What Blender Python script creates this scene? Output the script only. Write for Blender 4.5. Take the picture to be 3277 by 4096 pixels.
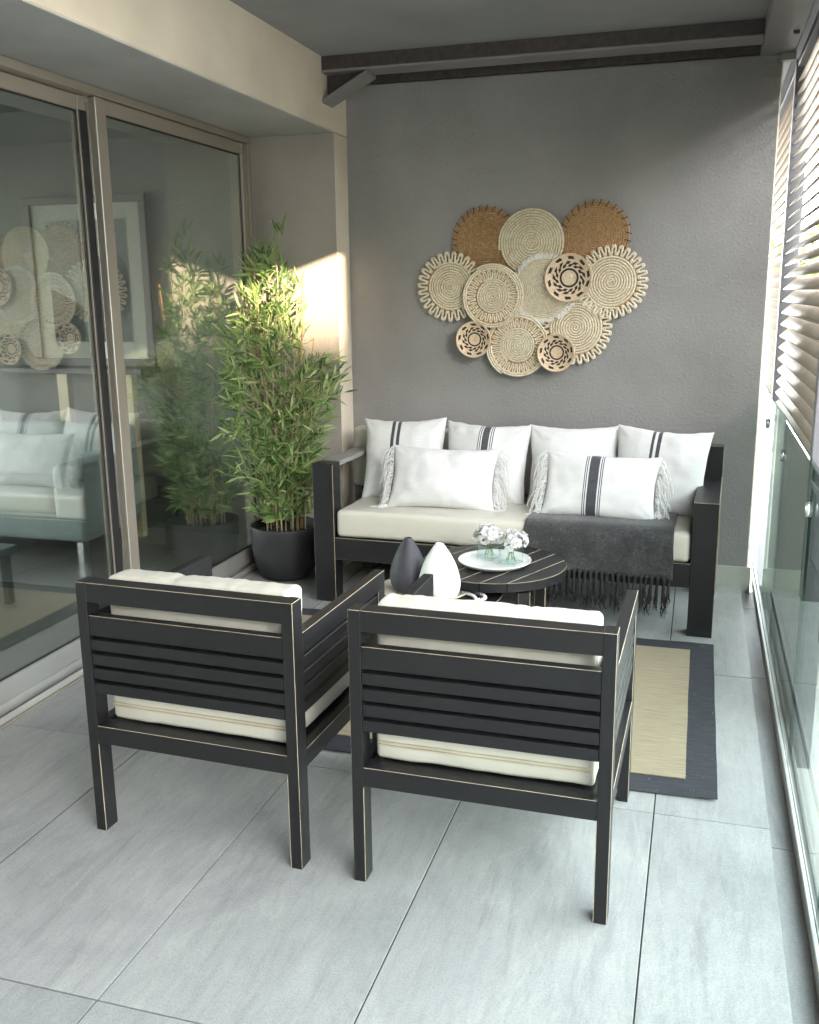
import bpy, bmesh, math, random
from mathutils import Vector, Matrix, noise
R = math.radians
random.seed(7)
scn = bpy.context.scene
for o in list(bpy.data.objects): bpy.data.objects.remove(o)
COL = scn.collection

# ------------------------------------------------------------------ camera
cam_d = bpy.data.cameras.new('camera'); cam = bpy.data.objects.new('camera', cam_d); COL.objects.link(cam)
cam_d.sensor_fit = 'VERTICAL'; cam_d.sensor_height = 36.0; cam_d.lens = 36.0 * 3839.9 / 4096.0
cam_d.clip_start = .05; cam_d.clip_end = 600
cam.matrix_world = (Matrix.Translation((1.264, -1.63, 1.595)) @ Matrix.Rotation(R(16.8), 4, 'Z')
                    @ Matrix.Rotation(R(77.16), 4, 'X') @ Matrix.Rotation(R(-.63), 4, 'Z'))
scn.camera = cam
CAMP = Vector((1.264, -1.63, 1.595))

# ------------------------------------------------------------------ sky, sun, exposure
SUN_DIR = Vector((-1.0, 1.0, -.34)).normalized()
world = bpy.data.worlds.new('World'); scn.world = world; world.use_nodes = True
wn = world.node_tree; wn.nodes.clear()
w_out = wn.nodes.new('ShaderNodeOutputWorld'); w_bg = wn.nodes.new('ShaderNodeBackground')
w_sky = wn.nodes.new('ShaderNodeTexSky'); w_sky.sky_type = 'NISHITA'; w_sky.sun_disc = False
w_sky.sun_elevation = math.asin(-SUN_DIR.z); w_sky.sun_rotation = R(135)
w_sky.air_density = 1.0; w_sky.dust_density = .5; w_sky.ozone_density = .6
world.cycles.sampling_method = 'MANUAL'; world.cycles.sample_map_resolution = 2048
w_bg.inputs['Strength'].default_value = .15
w_hs = wn.nodes.new('ShaderNodeHueSaturation'); w_hs.inputs['Saturation'].default_value = .26
wn.links.new(w_sky.outputs[0], w_hs.inputs['Color']); wn.links.new(w_hs.outputs[0], w_bg.inputs[0]); wn.links.new(w_bg.outputs[0], w_out.inputs[0])
sun_d = bpy.data.lights.new('sun', 'SUN'); sun_d.energy = 1.0; sun_d.angle = R(.6); sun_d.color = (1.0, .80, .55)
sun = bpy.data.objects.new('sun', sun_d); COL.objects.link(sun)
sun.rotation_mode = 'QUATERNION'; sun.rotation_quaternion = SUN_DIR.to_track_quat('-Z', 'Y'); sun.location = (12, -12, 10)
scn.view_settings.view_transform = 'Standard'; scn.view_settings.look = 'None'
scn.view_settings.gamma = 1; scn.view_settings.use_curve_mapping = False
scn.view_settings.exposure = 4.78
scn.render.engine = 'CYCLES'
scn.cycles.use_denoising = True
scn.cycles.max_bounces = 12; scn.cycles.diffuse_bounces = 6; scn.cycles.glossy_bounces = 6
scn.cycles.transparent_max_bounces = 24; scn.cycles.transmission_bounces = 10
scn.cycles.sample_clamp_indirect = .35; scn.cycles.use_guiding = True; scn.cycles.use_surface_guiding = True; scn.cycles.guiding_training_samples = 64
scn.cycles.caustics_refractive = False; scn.cycles.caustics_reflective = False

# ------------------------------------------------------------------ materials
MAT = {}
def nodes(name):
    m = bpy.data.materials.new(name); m.use_nodes = True; MAT[name] = m
    nt = m.node_tree; return m, nt, nt.nodes['Principled BSDF'], nt.nodes['Material Output']
def N(nt, t, **kw):
    n = nt.nodes.new(t)
    for k, v in kw.items(): setattr(n, k, v)
    return n
def coords(nt, scale=(1, 1, 1), rot=(0, 0, 0), kind='Object', rnd=0):
    tc = N(nt, 'ShaderNodeTexCoord'); mp = N(nt, 'ShaderNodeMapping')
    mp.inputs['Scale'].default_value = scale; mp.inputs['Rotation'].default_value = rot
    nt.links.new(tc.outputs[kind], mp.inputs['Vector'])
    if rnd:
        oi = N(nt, 'ShaderNodeObjectInfo'); mu = N(nt, 'ShaderNodeMath', operation='MULTIPLY'); mu.inputs[1].default_value = rnd
        nt.links.new(oi.outputs['Random'], mu.inputs[0]); nt.links.new(mu.outputs[0], mp.inputs['Location'])
    return mp.outputs[0]
def noise_tex(nt, vec, scale, detail=4, rough=.6, dist=0):
    n = N(nt, 'ShaderNodeTexNoise'); n.inputs['Scale'].default_value = scale; n.inputs['Detail'].default_value = detail
    n.inputs['Roughness'].default_value = rough; n.inputs['Distortion'].default_value = dist
    nt.links.new(vec, n.inputs['Vector']); return n.outputs['Fac']
def ramp(nt, fac, stops):
    r = N(nt, 'ShaderNodeValToRGB'); e = r.color_ramp.elements
    while len(e) < len(stops): e.new(.5)
    for i, (p, c) in enumerate(stops):
        e[i].position = p; e[i].color = (c[0], c[1], c[2], 1)
    nt.links.new(fac, r.inputs[0]); return r.outputs[0]
def bump(nt, bs, fac, strength, dist, prev=None):
    b = N(nt, 'ShaderNodeBump'); b.inputs['Strength'].default_value = strength; b.inputs['Distance'].default_value = dist
    nt.links.new(fac, b.inputs['Height'])
    if prev: nt.links.new(prev, b.inputs['Normal'])
    nt.links.new(b.outputs[0], bs.inputs['Normal']); return b.outputs[0]
def mix(nt, fac, a, b, mode='MIX'):
    m = N(nt, 'ShaderNodeMix', data_type='RGBA', blend_type=mode)
    if isinstance(fac, float): m.inputs[0].default_value = fac
    else: nt.links.new(fac, m.inputs[0])
    for s, v in ((6, a), (7, b)):
        if isinstance(v, tuple): m.inputs[s].default_value = (*v[:3], 1)
        else: nt.links.new(v, m.inputs[s])
    return m.outputs[2]
def mathn(nt, op, a, b):
    m = N(nt, 'ShaderNodeMath', operation=op)
    for i, v in enumerate((a, b)):
        if isinstance(v, (int, float)): m.inputs[i].default_value = v
        else: nt.links.new(v, m.inputs[i])
    return m.outputs[0]
def simple(name, col, rough=.6, var=.12, vscale=8, bscale=0, bstr=.2, bdist=.002, metal=0, spec=.5, rnd=0, sheen=0):
    m, nt, bs, out = nodes(name)
    bs.inputs['Roughness'].default_value = rough; bs.inputs['Metallic'].default_value = metal
    bs.inputs['Specular IOR Level'].default_value = spec
    if sheen: bs.inputs['Sheen Weight'].default_value = sheen
    v = coords(nt, rnd=rnd)
    f = noise_tex(nt, v, vscale, 5)
    lo = tuple(c * (1 - var) for c in col); hi = tuple(min(1, c * (1 + var)) for c in col)
    nt.links.new(ramp(nt, f, [(.3, lo), (.7, hi)]), bs.inputs['Base Color'])
    if bscale: bump(nt, bs, noise_tex(nt, v, bscale, 3), bstr, bdist)
    return m
def plaster(name, col, big=38, st=.55, dist=.006):
    m, nt, bs, out = nodes(name); bs.inputs['Roughness'].default_value = .85; bs.inputs['Specular IOR Level'].default_value = .25
    v = coords(nt)
    f1 = noise_tex(nt, v, big, 3, .55, .4); f2 = noise_tex(nt, v, big * 3.2, 2, .5); f3 = noise_tex(nt, v, 1.3, 4)
    lo = tuple(c * .85 for c in col); hi = tuple(c * 1.12 for c in col)
    nt.links.new(ramp(nt, f3, [(.3, lo), (.7, hi)]), bs.inputs['Base Color'])
    r = ramp(nt, f1, [(.30, (0, 0, 0)), (.55, (.35, .35, .35)), (.72, (1, 1, 1))])
    p = bump(nt, bs, r, st, dist); bump(nt, bs, f2, st * .5, dist * .5, p)
    return m
plaster('wall_paint', (.275, .27, .262), 66, .42, .005)
plaster('reveal_paint', (.33, .30, .265), 60, .5, .005)
plaster('soffit_paint', (.40, .40, .39), 70, .15, .002)
plaster('cream_paint', (.66, .59, .48), 60, .15, .002)
plaster('ceiling_paint', (.27, .28, .285), 70, .1, .002)
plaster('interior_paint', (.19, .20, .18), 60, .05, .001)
simple('steel_dark', (.055, .045, .042), .6, .35, 30, 90, .2)
simple('steel_grey', (.22, .215, .21), .5, .08, 6)
simple('aluminium', (.28, .25, .205), .42, .04, 4, metal=.25)
simple('aluminium_pale', (.46, .45, .42), .35, .06, 4, metal=.4)
simple('rail_grey', (.27, .265, .25), .42, .05, 4, metal=.2)
simple('rubber', (.012, .012, .013), .5, .1)
simple('grout', (.10, .096, .09), .9, .3, 20)
simple('skirting_tile', (.42, .43, .38), .55, .1, 6)
simple('zip_tape', (.46, .40, .285), .6, .1, 20)
simple('stone_white', (.72, .72, .69), .75, .05, 5, 60, .25, .003)
simple('stone_black', (.035, .036, .042), .62, .15, 6, 55, .3, .003)
simple('ceramic', (.74, .74, .72), .18, .03, 4)
simple('ceramic_sand', (.56, .49, .40), .45, .05, 6)
simple('bead_paint', (.62, .63, .60), .35, .12, 2, rnd=40)
simple('pot_black', (.018, .018, .02), .62, .2, 10, 220, .35, .002)
simple('soil', (.04, .03, .02), .95, .5, 30, 60, .8, .01)
simple('cane', (.42, .27, .10), .5, .3, 14)
simple('twig', (.46, .40, .24), .6, .3, 14)
simple('stem', (.16, .22, .06), .5, .3, 20)
simple('twine', (.48, .33, .16), .8, .2, 40)
simple('fringe_white', (.84, .835, .81), .8, .05, 10)
simple('fringe_black', (.018, .017, .018), .85, .3, 20)
simple('blade_paint', (.33, .285, .235), .5, .05, 3, rnd=10)
simple('post_paint', (.16, .16, .17), .5, .05, 3)
simple('clamp_steel', (.6, .6, .6), .25, .05, 4, metal=1)
simple('facade', (.55, .52, .47), .8, .08, 1)
simple('window_dark', (.06, .07, .08), .15, .1, 1)
simple('ground_soil', (.34, .33, .30), .9, .2, .3)
simple('bark', (.12, .09, .06), .9, .3, 5)
simple('neighbour_floor', (.36, .36, .35), .6, .05, 2)
simple('rail_sunlit', (.8, .8, .8), .5, .03, 2)  # sunlight on the railing bars put into a near-white colour
simple('oak_pale', (.70, .58, .38), .5, .12, 5)
simple('frame_dark', (.03, .028, .025), .4, .1, 5)
simple('mat_board', (.42, .43, .37), .8, .02, 2)
simple('print_grey', (.12, .14, .14), .7, .1, 3)
simple('print_dark', (.035, .04, .045), .7, .1, 3)
simple('print_pale', (.30, .32, .30), .7, .1, 3)
simple('upholstery_teal', (.26, .31, .295), .8, .08, 12, 200, .2)
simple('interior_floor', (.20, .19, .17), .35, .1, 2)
simple('glass_top', (.10, .12, .12), .08, .05, 2)
simple('paper', (.6, .62, .6), .7, .05, 3)

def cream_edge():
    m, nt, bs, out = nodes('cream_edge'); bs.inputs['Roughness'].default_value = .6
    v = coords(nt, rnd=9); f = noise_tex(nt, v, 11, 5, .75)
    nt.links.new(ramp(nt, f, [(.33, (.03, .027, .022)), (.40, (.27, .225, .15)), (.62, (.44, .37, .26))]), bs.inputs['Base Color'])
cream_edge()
def black_wood():
    m, nt, bs, out = nodes('black_wood')
    bs.inputs['Roughness'].default_value = .42; bs.inputs['Specular IOR Level'].default_value = .4
    v = coords(nt, rnd=9)
    f = noise_tex(nt, v, 380, 3, .7); g = noise_tex(nt, v, 5, 3)
    c = mix(nt, g, (.0075, .0075, .0085), (.0125, .0122, .013))
    nt.links.new(c, bs.inputs['Base Color'])
    bump(nt, bs, f, .35, .0012)
black_wood()

def tile_mat():
    m, nt, bs, out = nodes('floor_tile'); bs.inputs['Specular IOR Level'].default_value = .4
    v = coords(nt, rnd=60); vs = coords(nt, scale=(6, .8, 1), rot=(0, 0, R(28)), rnd=60)
    big = noise_tex(nt, v, 2.6, 8, .68, .5); st = noise_tex(nt, vs, 2.2, 9, .72, .5); st2 = noise_tex(nt, vs, 7, 6, .7, .2)
    gr = noise_tex(nt, v, 210, 3, .85); sp = noise_tex(nt, v, 75, 2, .5)
    base = ramp(nt, big, [(.28, (.275, .278, .272)), (.5, (.337, .338, .328)), (.74, (.388, .386, .37))])
    vein = ramp(nt, st, [(.34, (.80, .80, .80)), (.46, (.97, .97, .97)), (.60, (1, 1, 1)), (.655, (1.0, 1.0, 1.0)), (.685, (1.13, 1.13, 1.11)), (.72, (1, 1, 1))])
    c = mix(nt, 1.0, base, vein, 'MULTIPLY')
    c = mix(nt, 1.0, c, ramp(nt, st2, [(.3, (.90, .90, .90)), (.55, (1.02, 1.02, 1.02))]), 'MULTIPLY')
    c = mix(nt, 1.0, c, ramp(nt, gr, [(.30, (.72, .72, .72)), (.52, (1.0, 1.0, 1.0)), (.75, (1.1, 1.1, 1.1))]), 'MULTIPLY')
    c = mix(nt, 1.0, c, ramp(nt, sp, [(.20, (.45, .44, .43)), (.235, (1, 1, 1))]), 'MULTIPLY')
    rd = noise_tex(nt, coords(nt, scale=(2.2, .8, 1), rot=(0, 0, R(34)), rnd=90), 1.1, 7, .6, 1.2)
    c = mix(nt, 1.0, c, ramp(nt, rd, [(.485, (1, 1, 1)), (.497, (1.07, 1.07, 1.06)), (.503, (1.07, 1.07, 1.06)), (.515, (1, 1, 1))]), 'MULTIPLY')
    rk = noise_tex(nt, coords(nt, scale=(3, .7, 1), rot=(0, 0, R(20)), rnd=30), 1.7, 8, .7, .8)
    c = mix(nt, 1.0, c, ramp(nt, rk, [(.40, (1, 1, 1)), (.412, (.93, .93, .93)), (.424, (1, 1, 1))]), 'MULTIPLY')
    nt.links.new(c, bs.inputs['Base Color'])
    nt.links.new(ramp(nt, big, [(.3, (.34, .34, .34)), (.7, (.48, .48, .48))]), bs.inputs['Roughness'])
    bump(nt, bs, gr, .15, .001)
tile_mat()

def vinyl():
    m, nt, bs, out = nodes('vinyl'); bs.inputs['Roughness'].default_value = .42
    v = coords(nt); f = noise_tex(nt, v, 5, 3)
    nt.links.new(ramp(nt, f, [(.3, (.52, .495, .42)), (.7, (.56, .54, .47))]), bs.inputs['Base Color'])
    bump(nt, bs, noise_tex(nt, v, 18, 3, .5, .6), .12, .006)
vinyl()

def linen(name, stripes):
    m, nt, bs, out = nodes(name); bs.inputs['Roughness'].default_value = .85; bs.inputs['Sheen Weight'].default_value = .15
    v = coords(nt); wv = noise_tex(nt, v, 300, 2, .7); sl = noise_tex(nt, coords(nt, scale=(1, 1, 14)), 26, 3)
    white = ramp(nt, sl, [(.3, (.57, .567, .555)), (.7, (.63, .628, .62))])
    tc = N(nt, 'ShaderNodeUVMap'); sp = N(nt, 'ShaderNodeSeparateXYZ'); nt.links.new(tc.outputs[0], sp.inputs[0])
    col = white
    if stripes:
        tot = None
        for a, b in stripes:
            k = mathn(nt, 'MULTIPLY', mathn(nt, 'GREATER_THAN', sp.outputs[0], a), mathn(nt, 'LESS_THAN', sp.outputs[0], b))
            tot = k if tot is None else mathn(nt, 'ADD', tot, k)
        dark = ramp(nt, wv, [(.35, (.02, .021, .026)), (.65, (.075, .077, .088))])
        col = mix(nt, tot, white, dark)
    nt.links.new(col, bs.inputs['Base Color'])
    p = bump(nt, bs, wv, .15, .001); bump(nt, bs, noise_tex(nt, v, 11, 3, .5, .8), .25, .012, p)
linen('linen_plain', [])
linen('linen_pair_left', [(.365, .405), (.435, .475)])
linen('linen_band', [(.425, .435), (.447, .457), (.470, .545), (.558, .568), (.580, .590)])
linen('linen_pair_right', [(.395, .425), (.455, .495)])
linen('linen_band_small', [(.372, .380), (.388, .396), (.408, .492), (.504, .512), (.520, .528)])

def throw_mat():
    m, nt, bs, out = nodes('throw_cloth'); bs.inputs['Roughness'].default_value = .95; bs.inputs['Sheen Weight'].default_value = .2
    v = coords(nt); a = mathn(nt, 'ADD', mathn(nt, 'MULTIPLY', noise_tex(nt, v, 6, 4, .6), .5), .25); b = noise_tex(nt, coords(nt, scale=(1, 1, 10)), 45, 3); c = noise_tex(nt, coords(nt, scale=(10, 1, 1)), 45, 3)
    f = mathn(nt, 'MULTIPLY', mathn(nt, 'ADD', b, c), a)
    nt.links.new(ramp(nt, f, [(.3, (.012, .012, .013)), (.48, (.026, .026, .027)), (.72, (.085, .085, .085))]), bs.inputs['Base Color'])
    bump(nt, bs, noise_tex(nt, v, 260, 2), .3, .001)
throw_mat()

def rug_mat(name, c0, c1, fleck, thr):
    m, nt, bs, out = nodes(name); bs.inputs['Roughness'].default_value = .9; bs.inputs['Specular IOR Level'].default_value = .2
    a = noise_tex(nt, coords(nt, scale=(9, 160, 1)), 1, 3, .7); b = noise_tex(nt, coords(nt, scale=(230, 30, 1)), 1, 2, .6)
    fine = noise_tex(nt, coords(nt, scale=(500, 500, 1)), 1, 1)
    c = ramp(nt, a, [(.32, c0), (.62, c1)])
    c = mix(nt, ramp(nt, b, [(thr, (0, 0, 0)), (thr + .03, (1, 1, 1))]), c, fleck)
    c = mix(nt, 1.0, c, ramp(nt, fine, [(.3, (.8, .8, .8)), (.6, (1, 1, 1))]), 'MULTIPLY')
    nt.links.new(c, bs.inputs['Base Color']); bump(nt, bs, a, .3, .002)
rug_mat('rug_straw', (.245, .20, .13), (.345, .288, .20), (.18, .147, .095), .72)
rug_mat('rug_charcoal', (.027, .028, .032), (.052, .053, .059), (.24, .24, .25), .70)

def straw(name, cols, sc=70, rnd=5):
    m, nt, bs, out = nodes(name); bs.inputs['Roughness'].default_value = .75
    v = coords(nt, rnd=rnd); f = noise_tex(nt, v, sc, 4, .75); g = noise_tex(nt, v, 7, 2)
    c = ramp(nt, f, [(.28, cols[0]), (.5, cols[1]), (.72, cols[2])])
    c = mix(nt, 1.0, c, ramp(nt, g, [(.3, (.9, .88, .84)), (.7, (1, 1, 1))]), 'MULTIPLY')
    nt.links.new(c, bs.inputs['Base Color']); bump(nt, bs, f, .5, .003)
straw('straw_pale', [(.52, .43, .28), (.80, .72, .55), (.90, .84, .70)])
straw('straw_ivory', [(.56, .48, .34), (.78, .71, .56), (.88, .83, .71)])
straw('straw_brown', [(.20, .11, .05), (.46, .28, .135), (.66, .44, .24)])
straw('straw_tan', [(.42, .28, .17), (.64, .48, .32), (.76, .60, .43)])
straw('straw_black', [(.008, .008, .008), (.016, .015, .014), (.035, .03, .028)])
straw('straw_bowl', [(.46, .33, .21), (.69, .54, .38), (.80, .66, .49)])
simple('fringe_cotton', (.80, .79, .74), .85, .08, 40)

def leaf_mat(name, c0, c1):
    m, nt, bs, out = nodes(name); bs.inputs['Roughness'].default_value = .5
    oi = N(nt, 'ShaderNodeObjectInfo'); f = noise_tex(nt, coords(nt, rnd=50), 7, 2)
    s = mathn(nt, 'MULTIPLY', mathn(nt, 'ADD', f, oi.outputs['Random']), .5)
    c = ramp(nt, s, [(.25, c0), (.75, c1)]); nt.links.new(c, bs.inputs['Base Color'])
    tr = N(nt, 'ShaderNodeBsdfTranslucent'); nt.links.new(c, tr.inputs[0])
    mx = N(nt, 'ShaderNodeMixShader'); mx.inputs[0].default_value = .3
    nt.links.new(bs.outputs[0], mx.inputs[1]); nt.links.new(tr.outputs[0], mx.inputs[2]); nt.links.new(mx.outputs[0], out.inputs[0])
leaf_mat('leaf_dark', (.07, .14, .04), (.14, .24, .07))
leaf_mat('leaf_mid', (.18, .30, .085), (.34, .46, .16))
leaf_mat('leaf_light', (.32, .42, .16), (.54, .60, .29))
leaf_mat('leaf_tree', (.10, .14, .03), (.22, .26, .07))
leaf_mat('leaf_flower', (.02, .07, .015), (.05, .12, .03))
leaf_mat('petal', (.70, .70, .69), (.80, .80, .79))

def pane(name, tint, f0, gl=(.94, .97, .96)):
    m = bpy.data.materials.new(name); m.use_nodes = True; MAT[name] = m; nt = m.node_tree; nt.nodes.clear()
    out = N(nt, 'ShaderNodeOutputMaterial'); t = N(nt, 'ShaderNodeBsdfTransparent'); g = N(nt, 'ShaderNodeBsdfGlossy'); f = N(nt, 'ShaderNodeLayerWeight')
    t.inputs[0].default_value = (*tint, 1); g.inputs[0].default_value = (*gl, 1); g.inputs['Roughness'].default_value = 0
    f.inputs[0].default_value = .5; mx = N(nt, 'ShaderNodeMixShader')
    k = mathn(nt, 'ADD', mathn(nt, 'MULTIPLY', mathn(nt, 'POWER', f.outputs['Facing'], 5.0), 1-f0), f0)
    nt.links.new(k, mx.inputs[0]); nt.links.new(t.outputs[0], mx.inputs[1]); nt.links.new(g.outputs[0], mx.inputs[2]); nt.links.new(mx.outputs[0], out.inputs[0])
pane('door_glass', (.80, .84, .82), .27, (.96, .98, .975))
pane('balustrade_glass', (.90, .96, .94), .04)
pane('vase_glass', (.96, .985, .98), .03)
pane('water', (.93, .97, .96), .02)
pane('vase_edge', (.80, .85, .84), .22)
pane('glass_edge', (.25, .42, .38), .04)

# ------------------------------------------------------------------ mesh helpers
class MB:
    def __init__(s): s.v = []; s.f = []; s.m = []; s.uv = None
    def add(s, vs, fs, mi=0):
        b = len(s.v); s.v.extend([tuple(v) for v in vs])
        for f in fs: s.f.append(tuple(b + i for i in f)); s.m.append(mi)
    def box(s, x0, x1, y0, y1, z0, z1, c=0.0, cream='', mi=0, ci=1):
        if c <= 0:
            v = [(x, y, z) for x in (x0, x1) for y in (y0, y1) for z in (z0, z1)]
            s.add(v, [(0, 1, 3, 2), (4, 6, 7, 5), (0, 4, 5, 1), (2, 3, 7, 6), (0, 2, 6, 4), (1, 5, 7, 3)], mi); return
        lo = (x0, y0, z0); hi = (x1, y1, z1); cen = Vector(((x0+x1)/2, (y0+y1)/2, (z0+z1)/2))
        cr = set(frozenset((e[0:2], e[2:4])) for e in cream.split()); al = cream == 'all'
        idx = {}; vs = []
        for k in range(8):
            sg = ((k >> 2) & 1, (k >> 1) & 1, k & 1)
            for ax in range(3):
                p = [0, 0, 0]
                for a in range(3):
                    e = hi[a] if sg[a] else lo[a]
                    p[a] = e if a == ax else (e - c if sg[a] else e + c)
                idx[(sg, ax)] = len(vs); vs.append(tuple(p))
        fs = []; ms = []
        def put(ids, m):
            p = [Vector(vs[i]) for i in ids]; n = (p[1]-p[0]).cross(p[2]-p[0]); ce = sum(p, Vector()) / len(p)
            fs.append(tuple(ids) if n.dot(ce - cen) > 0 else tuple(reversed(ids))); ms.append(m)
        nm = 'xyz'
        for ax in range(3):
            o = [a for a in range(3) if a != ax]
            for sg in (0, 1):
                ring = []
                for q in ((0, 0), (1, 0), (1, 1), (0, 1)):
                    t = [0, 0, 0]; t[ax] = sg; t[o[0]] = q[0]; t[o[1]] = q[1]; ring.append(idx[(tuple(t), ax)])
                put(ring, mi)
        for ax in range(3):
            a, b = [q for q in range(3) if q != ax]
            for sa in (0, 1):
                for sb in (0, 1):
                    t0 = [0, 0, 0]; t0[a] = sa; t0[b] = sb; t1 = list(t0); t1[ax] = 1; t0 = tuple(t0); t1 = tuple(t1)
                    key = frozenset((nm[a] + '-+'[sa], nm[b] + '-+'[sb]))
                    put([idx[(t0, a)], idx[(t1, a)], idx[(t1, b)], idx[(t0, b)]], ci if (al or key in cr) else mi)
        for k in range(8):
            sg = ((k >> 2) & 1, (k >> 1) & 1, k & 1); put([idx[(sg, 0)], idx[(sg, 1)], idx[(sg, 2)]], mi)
        b0 = len(s.v); s.v.extend(vs); s.f.extend(tuple(b0 + i for i in f) for f in fs); s.m.extend(ms)
    def tube(s, pts, rad, n=6, mi=0, closed=False, caps=True):
        pts = [Vector(p) for p in pts]; k = len(pts); b = len(s.v)
        r = rad if isinstance(rad, (list, tuple)) else [rad] * k
        prev = None
        for i, p in enumerate(pts):
            t = (pts[(i+1) % k] - pts[i-1]) if (closed or 0 < i < k-1) else (pts[1]-pts[0] if i == 0 else pts[-1]-pts[-2])
            if t.length < 1e-9: t = Vector((0, 0, 1))
            t.normalize()
            if prev is None:
                u = t.cross(Vector((0, 0, 1)) if abs(t.z) < .9 else Vector((1, 0, 0))).normalized()
            else:
                u = prev - t * prev.dot(t); u = u.normalized() if u.length > 1e-6 else t.orthogonal().normalized()
            prev = u; w = t.cross(u)
            for j in range(n):
                a = 2 * math.pi * j / n; s.v.append(tuple(p + (u * math.cos(a) + w * math.sin(a)) * r[i]))
        for i in range(k if closed else k-1):
            i2 = (i+1) % k
            for j in range(n):
                j2 = (j+1) % n; s.f.append((b+i*n+j, b+i*n+j2, b+i2*n+j2, b+i2*n+j)); s.m.append(mi)
        if caps and not closed:
            s.f.append(tuple(b+j for j in reversed(range(n)))); s.m.append(mi)
            s.f.append(tuple(b+(k-1)*n+j for j in range(n))); s.m.append(mi)
    def lathe(s, prof, n=40, mi=0, cen=(0, 0, 0)):
        b = len(s.v); k = len(prof)
        for r, z in prof:
            for j in range(n):
                a = 2*math.pi*j/n; s.v.append((cen[0]+r*math.cos(a), cen[1]+r*math.sin(a), cen[2]+z))
        for i in range(k-1):
            for j in range(n):
                j2 = (j+1) % n; s.f.append((b+i*n+j, b+i*n+j2, b+(i+1)*n+j2, b+(i+1)*n+j)); s.m.append(mi)
    def prism(s, poly, z0, z1, c=0, mi=0, ci=1):
        n = len(poly); A = sum(poly[i][0]*poly[(i+1) % n][1]-poly[(i+1) % n][0]*poly[i][1] for i in range(n))
        if A < 0: poly = poly[::-1]
        P = [Vector(p) for p in poly]; ins = []
        for i in range(n):
            d0 = (P[i]-P[i-1]).normalized(); d1 = (P[(i+1) % n]-P[i]).normalized()
            n0 = Vector((-d0.y, d0.x)); n1 = Vector((-d1.y, d1.x)); h = n0+n1; ins.append(P[i] + h*(c/max(.25, h.dot(n0))) if c else P[i])
        b = len(s.v); rings = [(P, z0), (P, z1-c), (ins, z1)] if c else [(P, z0), (P, z1)]
        for pp, z in rings: s.v.extend((p.x, p.y, z) for p in pp)
        for r in range(len(rings)-1):
            for i in range(n):
                j = (i+1) % n; s.f.append((b+r*n+i, b+r*n+j, b+(r+1)*n+j, b+(r+1)*n+i)); s.m.append(ci if (c and r == 1) else mi)
        s.f.append(tuple(b+i for i in reversed(range(n)))); s.m.append(mi)
        s.f.append(tuple(b+(len(rings)-1)*n+i for i in range(n))); s.m.append(mi)
    def mesh(s, name, mats, smooth=False):
        me = bpy.data.meshes.new(name); me.from_pydata(s.v, [], s.f)
        for m in ([mats] if isinstance(mats, str) else mats): me.materials.append(MAT[m])
        me.polygons.foreach_set('material_index', s.m)
        if smooth: me.polygons.foreach_set('use_smooth', [True]*len(me.polygons))
        if s.uv:
            ul = me.uv_layers.new(name='UVMap'); li = [0]*len(me.loops); me.loops.foreach_get('vertex_index', li)
            ul.data.foreach_set('uv', [c for i in li for c in s.uv[i]])
        me.update(); return me
    def build(s, name, mats, parent=None, smooth=False):
        return link(name, s.mesh(name, mats, smooth), parent)
def link(name, me, parent=None, mw=None):
    o = bpy.data.objects.new(name, me); COL.objects.link(o)
    if parent: o.parent = parent
    if mw is not None: o.matrix_local = mw
    return o
def tag(o, label, cat, group=None):
    o['label'] = label; o['category'] = cat
    if group: o['group'] = group
    return o
def struct(o): o['kind'] = 'structure'; return o
def thing(name, label, cat, loc=(0, 0, 0), rz=0, group=None):
    e = bpy.data.objects.new(name, None); COL.objects.link(e); e.location = loc; e.rotation_euler = (0, 0, rz); e.empty_display_size = .1
    return tag(e, label, cat, group)
def bx(name, parent, x0, x1, y0, y1, z0, z1, mats, c=0.0, cream=''):
    m = MB(); m.box(x0, x1, y0, y1, z0, z1, c, cream); return m.build(name, mats, parent)
BW = ['black_wood', 'cream_edge']

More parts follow.
